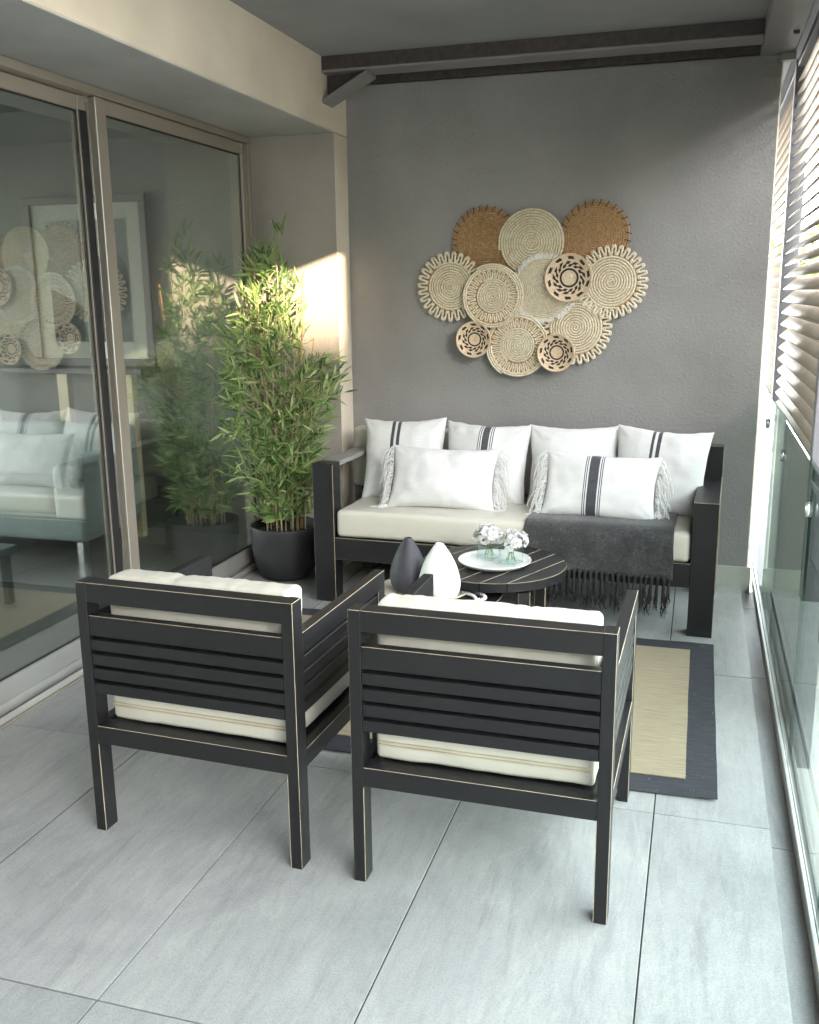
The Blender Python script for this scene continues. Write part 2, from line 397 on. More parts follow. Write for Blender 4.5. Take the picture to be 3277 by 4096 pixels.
def soft_box(x0, x1, y0, y1, z0, z1, r, bulge=(0, 0, 0), wr=.003, wsc=9, seed=0, step=.03, dips=(), an=(1, 1, 1)):
    def axis(a, b):
        h = [a, a+.12*r, a+.35*r, a+.65*r, a+r]; n = max(2, int((b-a-2*r)/step)); e = [b-(q-a) for q in h][::-1]
        return h + [a+r+(b-a-2*r)*i/n for i in range(1, n)] + e
    X, Y, Z = axis(x0, x1), axis(y0, y1), axis(z0, z1); mb = MB(); key = {}
    cx, cy, cz = (x0+x1)/2, (y0+y1)/2, (z0+z1)/2; hx, hy, hz = (x1-x0)/2, (y1-y0)/2, (z1-z0)/2
    def vert(x, y, z):
        k = (round(x, 5), round(y, 5), round(z, 5))
        if k in key: return key[k]
        i = Vector((min(max(x, x0+r), x1-r), min(max(y, y0+r), y1-r), min(max(z, z0+r), z1-r))); d = Vector((x, y, z)) - i
        nrm = d.normalized(); p = i + nrm * r
        u, v, w = (x-cx)/hx, (y-cy)/hy, (z-cz)/hz
        fx, fy, fz = 1-u*u, 1-v*v, 1-w*w
        p += Vector((nrm.x*bulge[0]*fy*fz, nrm.y*bulge[1]*fx*fz, nrm.z*bulge[2]*fx*fy))
        q = Vector((x*an[0], y*an[1], z*an[2]))*wsc + Vector((seed*7.1, seed*3.3, 0))
        p += nrm * wr * (noise.noise(q) + .5*noise.noise(q*2.3))
        for dx, da in dips: p -= nrm * da * math.exp(-((x-dx-.012*w)/.011)**2)
        key[k] = len(mb.v); mb.v.append(tuple(p)); return key[k]
    def face(ax, val, A, B, flip):
        for i in range(len(A)-1):
            for j in range(len(B)-1):
                q = []
                for a, b in ((A[i], B[j]), (A[i+1], B[j]), (A[i+1], B[j+1]), (A[i], B[j+1])):
                    q.append(vert(*{0: (val, a, b), 1: (a, val, b), 2: (a, b, val)}[ax]))
                mb.f.append(tuple(q[::-1] if flip else q)); mb.m.append(0)
    face(0, x0, Y, Z, True); face(0, x1, Y, Z, False); face(1, y0, X, Z, False); face(1, y1, X, Z, True); face(2, z0, X, Y, True); face(2, z1, X, Y, False)
    return mb

# ================================================================== the setting
ground = struct(bx('ground', None, -300, 300, -300, 300, -6.2, -6.0, 'ground_soil'))
floor = struct(bx('floor', None, -1.26, 1.541, -3.2, 3.763, -.16, -.005, 'grout'))
tile_cache = {}
def tile(parent, x0, x1, y0, y1, z, g0=.0018, th=.005):
    w, d = round(x1-x0, 4), round(y1-y0, 4); k = (w, d)
    if k not in tile_cache:
        m = MB(); m.box(0, w, 0, d, -th, 0, .0009); tile_cache[k] = m.mesh('tile', 'floor_tile')
    return link('tile', tile_cache[k], parent, Matrix.Translation((x0, y0, z)))
xs = [-1.2, -.6, 0, .6, 1.2, 1.541]; ys = [-2.4, -1.2, 0, 1.19, 2.4, 3.6, 3.763]
for i in range(5):
    for j in range(6):
        gl = .0038 if i == 1 else .0021
        gr = .0038 if i == 0 else .0021
        tile(floor, xs[i]+gl, xs[i+1]-(gr if i < 4 else 0), ys[j]+.0022, ys[j+1]-.0022, .0005*((i*3+j*5) % 3))
gut = struct(bx('gutter', None, 1.543, 1.61, -3.2, 3.763, -.16, -.036, 'grout'))
for a, b in ((-3.2, -1.3), (-1.3, -.05), (-.05, 1.14), (1.14, 2.49), (2.49, 3.45), (3.45, 3.76)):
    tile(gut, 1.546, 1.608, a+.002, b-.002, -.031)

bw = thing('back_wall', 'grey rough plaster wall behind the sofa, hung with woven baskets', 'wall', (-.709, 3.763, 0))
m = MB(); m.box(-.05, 2.284, 0, .19, -.04, 2.72, .006, 'x+y-'); m.build('plaster', ['wall_paint', 'cream_paint'], bw)
sk = bx('skirting', bw, .001, 2.30, -.013, -.001, -.035, .108, 'skirting_tile', .001)
pier = thing('pier', 'wall pier with sunlit grey side and cream front beside the bamboo', 'wall', (-1.33, 3.56, 0))
m = MB(); m.box(0, .621, 0, .30, -.05, 2.448)
for i, f in enumerate(m.f):
    xs_ = [m.v[k][0] for k in f]
    if min(xs_) > .6: m.m[i] = 1
m.build('plaster', ['reveal_paint', 'cream_paint'], pier)
hd = thing('header', 'cream painted header wall running above the sliding glass doors', 'wall', (-.709, 0, 2.45))
bx('header_face', hd, -.62, 0, -3.2, 3.90, .004, .36, 'cream_paint', .004)
bx('soffit', hd, -.62, -.003, -3.2, 3.56, -.001, .0035, 'soffit_paint')
ew = thing('light_block_wall', 'grey plaster wall added behind the camera to cut light from there', 'wall', (-1.33, -3.2, 0))  # unseen wall, added to cut the light coming from behind
bx('plaster', ew, 0, 2.87, -.2, -.001, -.1, 2.8, 'wall_paint')
ceil = struct(bx('ceiling', None, -.708, 1.94, -3.2, 8.6, 2.80, 2.9, 'ceiling_paint'))
beam = thing('steel_beam', 'dark steel beam under the ceiling along the back wall', 'beam', (-.708, 3.4, 2.72))
bx('web', beam, 0, 2.172, .004, .146, .013, .079, 'steel_dark')
bx('wall_plate', beam, 0, 2.30, .345, .50, .002, .0795, 'steel_dark')
bx('flange', beam, 0, 2.172, 0, .15, 0, .0125, 'steel_grey', .002)  # paler steel than the web: floor bounce on the underside put into the colour
brk = thing('steel_bracket', 'diagonal steel bracket joining the header to the roof beam', 'bracket', (-.708, 3.4, 2.59))
m = MB(); m.add([(0, y, z) for y in (0, .15) for z in (0, -.018)] + [(.25, y, z) for y in (0, .15) for z in (.128, .112)], [(0, 1, 3, 2), (4, 6, 7, 5), (0, 4, 5, 1), (2, 3, 7, 6), (0, 2, 6, 4), (1, 5, 7, 3)]); m.build('brace', 'steel_grey', brk)
m = MB(); m.add([(0, .08, 0), (.245, .08, .128), (0, .08, .128), (0, .088, 0), (.245, .088, .128), (0, .088, .128)], [(0, 1, 2), (5, 4, 3), (0, 3, 4, 1), (1, 4, 5, 2), (2, 5, 3, 0)]); m.build('web_plate', 'steel_dark', brk)
bb = thing('edge_beam', 'pale grey box beam above the louvre screens', 'beam', (1.465, 0, 2.712))
bx('beam_body', bb, 0, .16, -3.2, 8.6, 0, .0875, 'steel_grey', .003)
m = MB(); m.lathe([(0, -.012), (.012, -.012), (.014, -.003), (.014, 0)], 12, cen=(.13, 3.3, 0)); m.build('bolt', 'steel_dark', bb)
bx('end_plate', bb, .09, .165, 3.70, 3.76, -.035, -.001, 'steel_grey', .002)
fas = thing('roof_fascia', 'outer roof edge above the louvre screens', 'roof', (1.86, 0, 2.71))
bx('fascia_board', fas, 0, .08, -3.2, 8.6, 0, .088, 'steel_grey')

# ------------------------------------------------------------------ sliding doors
fr = thing('door_frame', 'bronze aluminium frame around the sliding glass doors', 'door frame', (-1.33, 0, 0))
bx('head', fr, 0, .125, -3.2, 3.545, 2.412, 2.447, 'aluminium', .002)
bx('jamb', fr, 0, .122, 3.525, 3.557, .05, 2.411, 'aluminium', .002)
bx('sill', fr, 0, .13, -3.2, 3.557, -.02, .006, 'aluminium', .002)
bx('track', fr, .005, .02, -3.2, 3.52, .0065, .05, 'aluminium_pale', .001)
bx('track', fr, .05, .062, -3.2, 3.52, .0065, .05, 'aluminium_pale', .001)
bx('track', fr, .108, .117, -3.2, 3.52, .0065, .032, 'aluminium_pale', .001)
bx('track_gap', fr, .074, .1075, -3.2, 3.52, .0065, .012, 'rubber')
def door(label, x0, x1, y0, y1, gx, st0=.075, st1=.07):
    d = thing('sliding_door', label, 'door', (x0, y0, .052), group='sliding glass doors')
    w = x1-x0; L = y1-y0; H = 2.358
    bx('stile', d, 0, w, 0, st0, 0, H, ['aluminium', 'aluminium_pale'], .003, 'x+y-')
    bx('stile', d, 0, w, L-st1, L, 0, H, ['aluminium', 'aluminium_pale'], .003)
    bx('rail', d, .002, w-.002, st0, L-st1, H-.06, H-.001, ['aluminium', 'aluminium_pale'], .003)
    bx('rail', d, .002, w-.002, st0, L-st1, .001, .092, ['rail_grey', 'aluminium'], .003)
    m = MB(); m.box(gx-x0-.003, gx-x0+.003, st0-.004, L-st1+.004, .088, H-.056)
    m.build('pane', 'door_glass', d)
    m = MB(); e = .006
    for a in (gx-x0-.0045, gx-x0+.0035):
        m.box(a, a+.0012, st0, st0+e, .093, H-.06); m.box(a, a+.0012, L-st1-e, L-st1, .093, H-.06)
        m.box(a, a+.0012, st0+e, L-st1-e, .093, .093+e); m.box(a, a+.0012, st0+e, L-st1-e, H-.06-e, H-.06)
    m.build('gasket', 'rubber', d)
    return d
door('sliding glass door nearest the pier, reflecting the bamboo', -1.252, -1.213, 2.10, 3.525, -1.2325)
d2 = door('sliding glass door left of centre, reflecting sofa and wall baskets', -1.296, -1.257, .50, 2.095, -1.2715, .07, .055)
bx('seal', d2, .006, .043, 1.542, 1.594, .05, 2.30, 'rubber', .002)
door('sliding glass door panel beside the camera, outside the picture', -1.252, -1.213, -1.0, .55, -1.2325)
door('sliding glass door panel behind the camera', -1.296, -1.257, -2.6, -.98, -1.2715)

# ------------------------------------------------------------------ room behind the glass
room = thing('living_room', 'grey walled living room seen through the sliding glass doors', 'room', (-3.4, .5, 0))
bx('room_floor', room, -2.2, 2.06, -3.7, 3.8, -.12, -.02, 'interior_floor')
bx('room_wall', room, -2.2, 2.07, 3.7, 3.85, -.02, 2.7, 'interior_paint')
bx('room_wall', room, -2.35, -2.2, -3.7, 3.85, -.02, .3, 'interior_paint')
bx('room_wall', room, -2.35, -2.2, -3.7, 3.85, 2.5, 2.7, 'interior_paint')
bx('added_mullion', room, -2.3, -2.24, 0, .08, .3, 2.5, 'aluminium')  # made-up window opening in the unseen wall, lets sky light the room
bx('room_wall', room, -2.2, 2.06, -3.85, -3.7, -.02, 2.7, 'interior_paint')
bx('room_ceiling', room, -2.2, 2.06, -3.7, 3.7, 2.6, 2.7, 'interior_paint')
con = thing('console_shelf', 'shelf on pale wooden posts under the framed picture behind the glass', 'shelf', (-3.5, 3.95, 0))
bx('shelf_board', con, -.15, 1.25, 0, .24, 1.09, 1.125, 'frame_dark', .003)
for x in (0, .62, 1.12): bx('post', con, x-.04, x+.04, .02, .08, -.02, 1.089, 'oak_pale', .002)
pic = thing('framed_picture', 'dark framed abstract print with wide pale mount behind the glass', 'picture', (-2.73, 4.17, 1.13))
for nm, a in (('frame', (-.47, .47, 0, .05)), ('frame', (-.47, .47, 1.07, 1.12)), ('frame', (-.47, -.42, .0505, 1.0695)), ('frame', (.42, .47, .0505, 1.0695))):
    bx(nm, pic, a[0], a[1], -.03, 0, a[2], a[3], 'frame_dark', .002)
bx('mount', pic, -.42, .42, -.012, -.008, .05, 1.07, 'mat_board')
bx('print', pic, -.31, .31, -.015, -.0125, .16, .97, 'print_pale')
def pshape(poly, dy, mat):
    m = MB(); m.prism(poly, 0, .001); o = m.build('print_shape', mat, pic); o.matrix_local = Matrix.Translation((0, dy, 0)) @ Matrix.Rotation(R(90), 4, 'X')
pshape([(-.06, .165), (.305, .165), (.305, .965), (-.06, .965)], -.0153, 'print_grey')
pshape([(.04, .165), (.30, .165), (.30, .62)] + [(.17+.13*math.cos(a), .62+.14*math.sin(a)) for a in [math.pi*i/16 for i in range(1, 16)]] + [(.04, .62)], -.0166, 'print_dark')
pshape([(-.305, .165), (-.065, .165), (-.065, .40), (-.305, .52)], -.0166, 'print_dark')
isf = thing('indoor_sofa', 'pale green sofa with chrome feet indoors behind the glass', 'sofa', (-3.0, 3.25, -.02))
soft_box(-1.0, .72, 0, .62, .14, .30, .03, seed=3).build('base', 'upholstery_teal', isf, True)
soft_box(.50, .74, .0, .64, .16, .62, .05, seed=4).build('arm', 'upholstery_teal', isf, True)
soft_box(-1.0, .49, .02, .5, .30, .46, .05, (0, 0, .01), seed=5).build('seat_cushion', 'upholstery_teal', isf, True)
soft_box(-1.0, .72, .50, .66, .28, .80, .05, seed=6).build('backrest', 'upholstery_teal', isf, True)
for x, y in ((.66, .04), (.66, .58), (-.9, .04)): bx('foot', isf, x-.02, x+.02, y-.02, y+.02, 0, .14, 'clamp_steel', .002)
ict = thing('indoor_coffee_table', 'low dark table with papers indoors behind the glass', 'table', (-2.5, 2.2, -.02))
bx('table_top', ict, -.55, .3, -.5, .35, .28, .32, 'glass_top', .004)
for x in (-.5, .25):
    for y in (-.45, .3): bx('leg', ict, x-.02, x+.02, y-.02, y+.02, 0, .279, 'frame_dark', .002)
bx('magazine', ict, -.25, .05, -.2, .1, .321, .328, 'paper', .001)

# ------------------------------------------------------------------ glass balustrade, louvre screens, outside
bal = thing('glass_balustrade', 'frameless clear glass balustrade along the right edge of the balcony', 'balustrade', (1.62, 0, -.036))
m = MB(); m.box(-.012, 0, -3.2, 5.2, 0, .056, .002); m.box(.016, .03, -3.2, 5.2, 0, .056, .002); m.build('base_channel', 'aluminium_pale', bal)
m = MB(); m.box(0, .0155, -3.2, 5.2, 0, .03); m.build('channel_infill', 'rubber', bal)
js = [-3.1, -2.05, -1.0, -.08, .72, 1.62, 2.69, 3.74, 4.9]
for i in range(len(js)-1):
    m = MB(); m.box(.002, .014, js[i]+.004, js[i+1]-.004, .032, 1.088)
    g = m.mesh('glass_panel', ['balustrade_glass', 'glass_edge'])
    for p in g.polygons:
        if abs(p.normal.x) < .5: p.material_index = 1
    link('glass_panel', g, bal)
for y in js[1:-1]:
    m = MB(); m.lathe([(0, -.006), (.022, -.006), (.025, -.004), (.025, .004), (.022, .006), (0, .006)], 20)
    c = m.build('clamp', 'clamp_steel', bal, False); c.matrix_local = Matrix.Translation((-.003, y, .94)) @ Matrix.Rotation(R(90), 4, 'Y')
blade_cache = {}
def louvre(label, y0, y1, z0=-.15, z1=2.735):
    t = thing('louvre_screen', label, 'louvre screen', (1.66, y0, z0), group='louvre screens outside the balustrade')
    L = y1-y0
    bx('post', t, -.008, .075, -.004, .05, 0, z1-z0, 'post_paint', .003)
    bx('head_rail', t, 0, .07, .051, L-.001, z1-z0-.035, z1-z0, 'post_paint', .003)
    bx('bottom_rail', t, 0, .07, .051, L-.001, 0, .04, 'post_paint', .003)
    if L not in blade_cache:
        m = MB(); b = []
        for k in range(14):
            a = 2*math.pi*k/14; b.append((.046*math.cos(a), .0065*math.sin(a)))
        th = R(41); n = 14
        q = [(x*math.cos(th)-z*math.sin(th), x*math.sin(th)+z*math.cos(th)) for x, z in b]
        m.v = [(x, .052, z) for x, z in q] + [(x, L-.002, z) for x, z in q]
        m.f = [(j, (j+1) % n, n+(j+1) % n, n+j) for j in range(n)] + [tuple(range(n))[::-1], tuple(range(n, 2*n))]; m.m = [0]*len(m.f)
        blade_cache[L] = m.mesh('blade', 'blade_paint', True)
    z = z1-z0-.08
    while z > .09:
        link('blade', blade_cache[L], t, Matrix.Translation((.04, 0, z))); z -= .0608
louvre('near louvre screen at the right picture edge', 1.93, 4.0)
louvre('far louvre screen seen in the gap past the wall end', 4.0, 8.4)

nb = struct(bx('neighbour_terrace', None, -.7, 1.6, 3.955, 7.5, -.16, -.05, 'neighbour_floor'))
nr = thing('sunlit_railing', 'horizontal railing coloured sunlit white on the neighbouring terrace past the wall end', 'railing', (0, 6.2, -.05))
for z in (.42, .66, .9): bx('rail', nr, .4, 1.58, 0, .03, z, z+.05, 'rail_sunlit', .004)
for x in (.45, 1.5): bx('post', nr, x-.025, x+.025, .031, .07, 0, .96, 'rail_sunlit', .004)
# two unseen buildings added to block the low sun and shape its patch
b1 = thing('sun_block_tower', 'slim pale tower added out of view on the right to block the sun', 'building', (9, -6.08, -6))
bx('wall', b1, 0, 4, 0, 7.2, 0, 12.3, 'facade')
for i in range(2):
    for j in range(3): bx('window', b1, -.05, -.002, 1.0+3*i, 2.2+3*i, 1.5+3.4*j, 3.2+3.4*j, 'window_dark')
b2 = thing('sun_block_long', 'long pale block added behind the camera to cut off the low sun', 'building', (-14, -22, -6))
bx('wall', b2, 0, 55, 0, 6, 0, 14.0, 'facade')
for i in range(14):
    for j in range(4): bx('window', b2, 1.5+3.8*i, 3.3+3.8*i, 6.002, 6.05, 1.5+3.2*j, 3.1+3.2*j, 'window_dark')
def leaf_quad(mb, p, d, n, L, W, mi=0):
    d = d.normalized(); s = d.cross(n).normalized(); up = s.cross(d)
    prof = ((0, .1), (.3, 1), (.65, .8), (1, .03)); vs = []
    for t, w in prof:
        c = p + d*(t*L) - up*(.12*L*t*t)
        vs += [c - s*(w*W/2) + up*(.15*W*w), c + s*(w*W/2) + up*(.15*W*w)]
    mb.add(vs, [(0, 1, 3, 2), (2, 3, 5, 4), (4, 5, 7, 6)], mi)
def rv(): 
    while 1:
        v = Vector((random.uniform(-1, 1), random.uniform(-1, 1), random.uniform(-1, 1)))
        if .01 < v.length < 1: return v
for k, (x, y, h, rr) in enumerate(((5.2, 24, 9.5, 3.2), (8.5, 30, 8, 3))):
    t = thing('tree', ['leafy tree beyond the louvre screens', 'second leafy tree further off beyond the louvre screens'][k], 'tree', (x, y, -6))
    m = MB(); m.tube([(0, 0, 0), (.1, 0, h*.4), (0, .1, h*.7)], [.28, .2, .1], 8)
    for i in range(6):
        a = i*1.05; m.tube([(.05, 0, h*.45), (math.cos(a)*rr*.5, math.sin(a)*rr*.5, h*.7)], [.1, .03], 5)
    m.build('trunk', 'bark', t, True)
    m = MB()
    cl = [rv()*rr*.8 for _ in range(26)]
    for i in range(2600):
        c = random.choice(cl); p = Vector((0, 0, h*.75)) + c + rv()*.9
        leaf_quad(m, p, rv(), rv().normalized(), .28, .14)
    o = m.build('crown', 'leaf_tree', t); o['kind'] = 'stuff'

# ================================================================== chairs
def chair(label, loc, rz):
    c = thing('armchair', label, 'armchair', loc, rz, 'armchairs facing the sofa')
    W, Dp, p, q, H, A = .693, .697, .034, .058, .793, .692
    e = .0011
    for s in (0, 1):
        x0, x1 = (0, p) if s == 0 else (W-p, W); o = 'x-' if s == 0 else 'x+'; i = 'x+' if s == 0 else 'x-'
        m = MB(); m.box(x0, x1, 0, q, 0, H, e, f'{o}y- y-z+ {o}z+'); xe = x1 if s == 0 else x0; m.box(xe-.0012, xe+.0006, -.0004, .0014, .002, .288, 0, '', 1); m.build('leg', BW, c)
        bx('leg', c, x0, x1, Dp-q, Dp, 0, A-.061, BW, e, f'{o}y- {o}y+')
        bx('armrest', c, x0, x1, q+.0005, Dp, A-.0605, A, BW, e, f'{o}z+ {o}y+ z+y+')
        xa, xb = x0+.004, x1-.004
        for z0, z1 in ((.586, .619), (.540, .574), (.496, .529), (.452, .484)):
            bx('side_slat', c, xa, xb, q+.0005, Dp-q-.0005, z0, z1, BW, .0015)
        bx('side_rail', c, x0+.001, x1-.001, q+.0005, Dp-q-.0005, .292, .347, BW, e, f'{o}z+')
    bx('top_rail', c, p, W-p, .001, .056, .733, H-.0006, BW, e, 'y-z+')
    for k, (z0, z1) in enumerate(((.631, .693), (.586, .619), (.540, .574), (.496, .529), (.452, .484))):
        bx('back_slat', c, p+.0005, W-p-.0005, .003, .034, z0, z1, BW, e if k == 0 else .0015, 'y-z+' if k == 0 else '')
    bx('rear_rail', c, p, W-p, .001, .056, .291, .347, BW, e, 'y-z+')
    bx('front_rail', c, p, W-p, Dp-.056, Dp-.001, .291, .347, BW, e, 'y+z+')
    bx('seat_deck', c, p+.001, W-p-.001, .057, Dp-.057, .318, .336, BW, .001)
    sc = soft_box(.05, W-.048, .058, Dp-.01, .349, .458, .015, (.002, .003, .010), .0035, 9, len(label), .02).build('seat_cushion', 'vinyl', c, True)
    zm = MB()
    for z in (.394, .403): zm.box(.06, W-.06, .0500, .0555, z, z+.0028)
    zm.build('zip', 'zip_tape', sc)
    bc = soft_box(.052, W-.05, 0, .10, 0, .338, .017, (.002, .008, .002), .0032, 12, len(label)+3, .014, [(.20+.06*(len(label) % 5), .005), (.47, .0025)], (3.2, .7, .7))
    b = bc.build('back_cushion', 'vinyl', c, True); b.matrix_local = Matrix.Translation((0, .064, .458)) @ Matrix.Rotation(R(-2), 4, 'X')
    return c
chair('left black slatted armchair with cream cushions, nearer the glass doors', (-.434, .638, 0), R(-2.4))
chair('right black slatted armchair with cream cushions, in the middle foreground', (.417, .604, 0), R(-.7))

# ================================================================== sofa
S_LOC, S_RZ = Vector((-.634, 2.916, 0)), R(-1.85)
S_MW = Matrix.Translation(S_LOC) @ Matrix.Rotation(S_RZ, 4, 'Z')
sofa = thing('sofa', 'long black framed outdoor sofa with cream cushions against the grey wall', 'sofa', S_LOC, S_RZ)
SW = 2.02; e = .0016
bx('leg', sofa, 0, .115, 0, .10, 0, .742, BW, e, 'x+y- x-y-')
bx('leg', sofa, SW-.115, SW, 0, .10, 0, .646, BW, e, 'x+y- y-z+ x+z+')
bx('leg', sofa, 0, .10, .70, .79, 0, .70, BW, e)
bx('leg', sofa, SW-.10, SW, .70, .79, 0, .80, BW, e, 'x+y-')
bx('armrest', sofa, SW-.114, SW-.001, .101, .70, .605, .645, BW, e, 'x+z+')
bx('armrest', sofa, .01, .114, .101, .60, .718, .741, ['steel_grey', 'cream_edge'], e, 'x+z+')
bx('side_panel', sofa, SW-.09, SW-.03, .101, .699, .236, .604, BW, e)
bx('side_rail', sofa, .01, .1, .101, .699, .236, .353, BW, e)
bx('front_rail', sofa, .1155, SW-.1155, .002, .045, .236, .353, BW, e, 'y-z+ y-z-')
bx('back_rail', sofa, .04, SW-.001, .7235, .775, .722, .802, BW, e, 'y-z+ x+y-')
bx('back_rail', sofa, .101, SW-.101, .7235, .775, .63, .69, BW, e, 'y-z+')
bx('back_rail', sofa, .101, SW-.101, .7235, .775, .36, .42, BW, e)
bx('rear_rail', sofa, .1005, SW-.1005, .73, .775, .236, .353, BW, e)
bx('seat_deck', sofa, .10, SW-.10, .046, .729, .31, .335, BW, e)
soft_box(.122, SW-.122, .008, .70, .354, .498, .026, (.002, .004, .006), .004, 5, 2).build('seat_cushion', 'vinyl', sofa, True)
soft_box(-.015, SW-.14, .615, .722, .505, .85, .022, (0, .006, 0), .003, 6, 5).build('back_cushion', 'vinyl', sofa, True)

# ------------------------------------------------------------------ pillows
def pillow_mesh(w, h, t, seed):
    mb = MB(); mb.uv = []; nu, nv = 46, 40
    def pt(u, v, sd):
        x = w/2*u*(1 - .085*(1-v*v)*u*u); z = h/2*v*(1 - .10*(1-u*u)*v*v)
        th = t/2 * (max(0, 1-abs(u)**2.4)*max(0, 1-abs(v)**2.4))**.52
        q = Vector((x*7, z*7, seed*5.3 + sd*2)); wr = noise.noise(q)*.013 + noise.noise(q*2.4)*.006
        ed = min(1, (1-abs(u))*5)*min(1, (1-abs(v))*5)
        cr = 0
        for cu in (-1, 1):
            for cv in (-1, 1):
                du, dv = (u-cu)*w, (v-cv)*h; d = math.hypot(du, dv)
                if d > 1e-4: cr += .010*math.exp(-(d/.14)**2)*math.sin(9*math.atan2(dv, du)+seed+cu*2)*min(1, d/.03)
        bag = -.012*(1-u*u)*max(0, -v)
        top = .004*noise.noise(Vector((x*22, seed*3.1, 0)))*max(0, abs(v)-.6)/.4*min(1, (1-abs(u))*8)
        return (x + .004*noise.noise(Vector((z*12, seed, 9)))*abs(u)**6, sd*(th + (wr+cr)*ed), z + top + bag*0)
    for sd in (-1, 1):
        b = len(mb.v)
        for j in range(nv+1):
            for i in range(nu+1):
                u = -1+2*i/nu; v = -1+2*j/nv
                u = math.copysign(abs(u)**.85, u); v = math.copysign(abs(v)**.85, v)
                mb.v.append(pt(u, v, sd)); mb.uv.append((u*.5+.5, v*.5+.5))
        for j in range(nv):
            for i in range(nu):
                a = b+j*(nu+1)+i; f = (a, a+1, a+nu+2, a+nu+1); mb.f.append(f if sd < 0 else f[::-1]); mb.m.append(0)
    return mb
def pillow(label, mat, w, h, t, loc, tilt, rz, ry, seed):
    e = thing('cushion', label, 'cushion', loc, 0, 'scatter cushions on the sofa')
    e.rotation_euler = (R(tilt), R(ry), R(rz))
    b = pillow_mesh(w, h, t, seed).build('cover', mat, e, True)
    return e
SQ = dict(w=.475, h=.475, t=.17)
pillow('square white cushion with two dark stripes at the bamboo end of the sofa', 'linen_pair_left', .47, .46, .17, (-.275, 3.375, .705), -19, 4, -1.5, 1)
pillow('square white cushion with one wide dark band, second from the bamboo', 'linen_band', .475, .46, .17, (.185, 3.375, .692), -19, -3, 1.0, 2)
pillow('plain square white cushion behind the striped oblong one', 'linen_plain', .475, .46, .17, (.652, 3.375, .692), -19, 3, -.5, 3)
pillow('square white cushion with two dark stripes at the louvre end of the sofa', 'linen_pair_right', .48, .46, .18, (1.095, 3.33, .695), -20, -7, 2.5, 4)
def strands(mb, starts, nseg, r, drop, out, floor_z=None, seed=1):
    rnd = random.Random(seed)
    for p, d in starts:
        p = Vector(p); L = drop*rnd.uniform(.7, 1.15); pts = [p]; v = Vector(d)*out*rnd.uniform(.5, 1.5) + Vector((0, 0, .01*rnd.random()))
        for k in range(nseg):
            g = (k+1)/nseg; v = v*.55 + Vector((rnd.uniform(-.25, .25)*L/nseg, rnd.uniform(-.3, .15)*L/nseg, -L/nseg*.55*(.4+g)))
            q = pts[-1]+v
            if floor_z is not None and q.z < floor_z: q.z = floor_z + .001*rnd.random()
            pts.append(q)
        mb.tube(pts, r, 4, caps=False)
def lumbar(label, mat, loc, tilt, rz, ry, seed):
    w, h = .575, .345
    e = pillow(label, mat, w, h, .15, loc, tilt, rz, ry, seed); rnd = random.Random(seed)
    inv = e.rotation_euler.to_matrix().inverted()
    down = inv @ Vector((0, 0, -1)); fwd = inv @ Vector((0, -1, 0))
    for s in (-1, 1):
        mb = MB()
        for k in range(120):
            v = rnd.uniform(-.98, .98) if k > 26 else rnd.uniform(-1.02, -.9)
            tuft = v < -.9
            p = Vector((s*w/2*(.94+.05*v*v), rnd.uniform(-.006, .006), h/2*v))
            L = rnd.uniform(.07, .13) if not tuft else rnd.uniform(.05, .08)
            pts = [p]; vel = Vector((s*rnd.uniform(.4, 1.7), rnd.uniform(-.7, .1), rnd.uniform(-.1, .5)))*.017
            if tuft: vel = Vector((s*rnd.uniform(.2, 1.0), 0, 0))*.016 + fwd*rnd.uniform(0, .016)
            for q in range(7):
                vel = vel*.72 + down*(L/7*(.5 if not tuft else .12)) + Vector((rnd.uniform(-1, 1), rnd.uniform(-1, 1), rnd.uniform(-1, 1)))*.0028
                nx = pts[-1]+vel
                wz = (e.rotation_euler.to_matrix() @ nx).z + loc[2]
                if wz < .503: nx = nx - down*(.503-wz)
                pts.append(nx)
            mb.tube(pts, .0017, 3, caps=False)
        f = mb.build('fringe', 'fringe_white', e, True); f['kind'] = 'stuff'
lumbar('plain oblong white cushion with tassel fringe, front left on the sofa', 'linen_plain', (.005, 3.15, .648), -25, 3, 1.0, 11)
lumbar('oblong white cushion with dark centre band and fringe, resting on the throw', 'linen_band_small', (.82, 3.12, .646), -25, -2, 1.5, 12)

# ------------------------------------------------------------------ throw
tl = Vector((1.128, 0, 0)); th = thing('throw_blanket', 'charcoal grey throw with long tassels draped over the sofa seat', 'throw', S_LOC, S_RZ)
prof = [(.40, .510), (.30, .512), (.2, .513), (.12, .513), (.07, .512), (.035, .508), (.012, .499), (-.003, .483), (-.010, .46), (-.011, .43), (-.011, .40), (-.012, .37), (-.014, .345), (-.014, .32), (-.013, .30), (-.011, .278)]
mb = MB(); nx = 48
x0, x1 = 1.125, 1.822
for i in range(nx+1):
    f = i/nx; x = x0+(x1-x0)*f
    for k, (y, z) in enumerate(prof):
        d = k/(len(prof)-1); dn = max(0, d-.4)
        wv = .017*dn*(math.sin(f*13+1.2)+.7*math.sin(f*29+d*3)+.5*noise.noise(Vector((f*9, d*2, 4)))) + .006*noise.noise(Vector((x*9, d*4, 3)))
        mb.v.append((x + .014*(f-.5)*d + .007*noise.noise(Vector((d*5, f*2, 1))), y - abs(wv)*(1 if k > 6 else 0) - .004*dn, z + (.005*abs(noise.noise(Vector((x*8, y*8, 0)))) if k < 6 else 0) + ((.010*(1-f)+.004*noise.noise(Vector((x*14, 0, 0)))) if k == len(prof)-1 else 0)))
n = len(prof)
for i in range(nx):
    for k in range(n-1): mb.f.append((i*n+k, (i+1)*n+k, (i+1)*n+k+1, i*n+k+1)); mb.m.append(0)
cl = mb.build('cloth', 'throw_cloth', th, True)
sm = cl.modifiers.new('solid', 'SOLIDIFY'); sm.thickness = .004; sm.offset = 1
tas = []
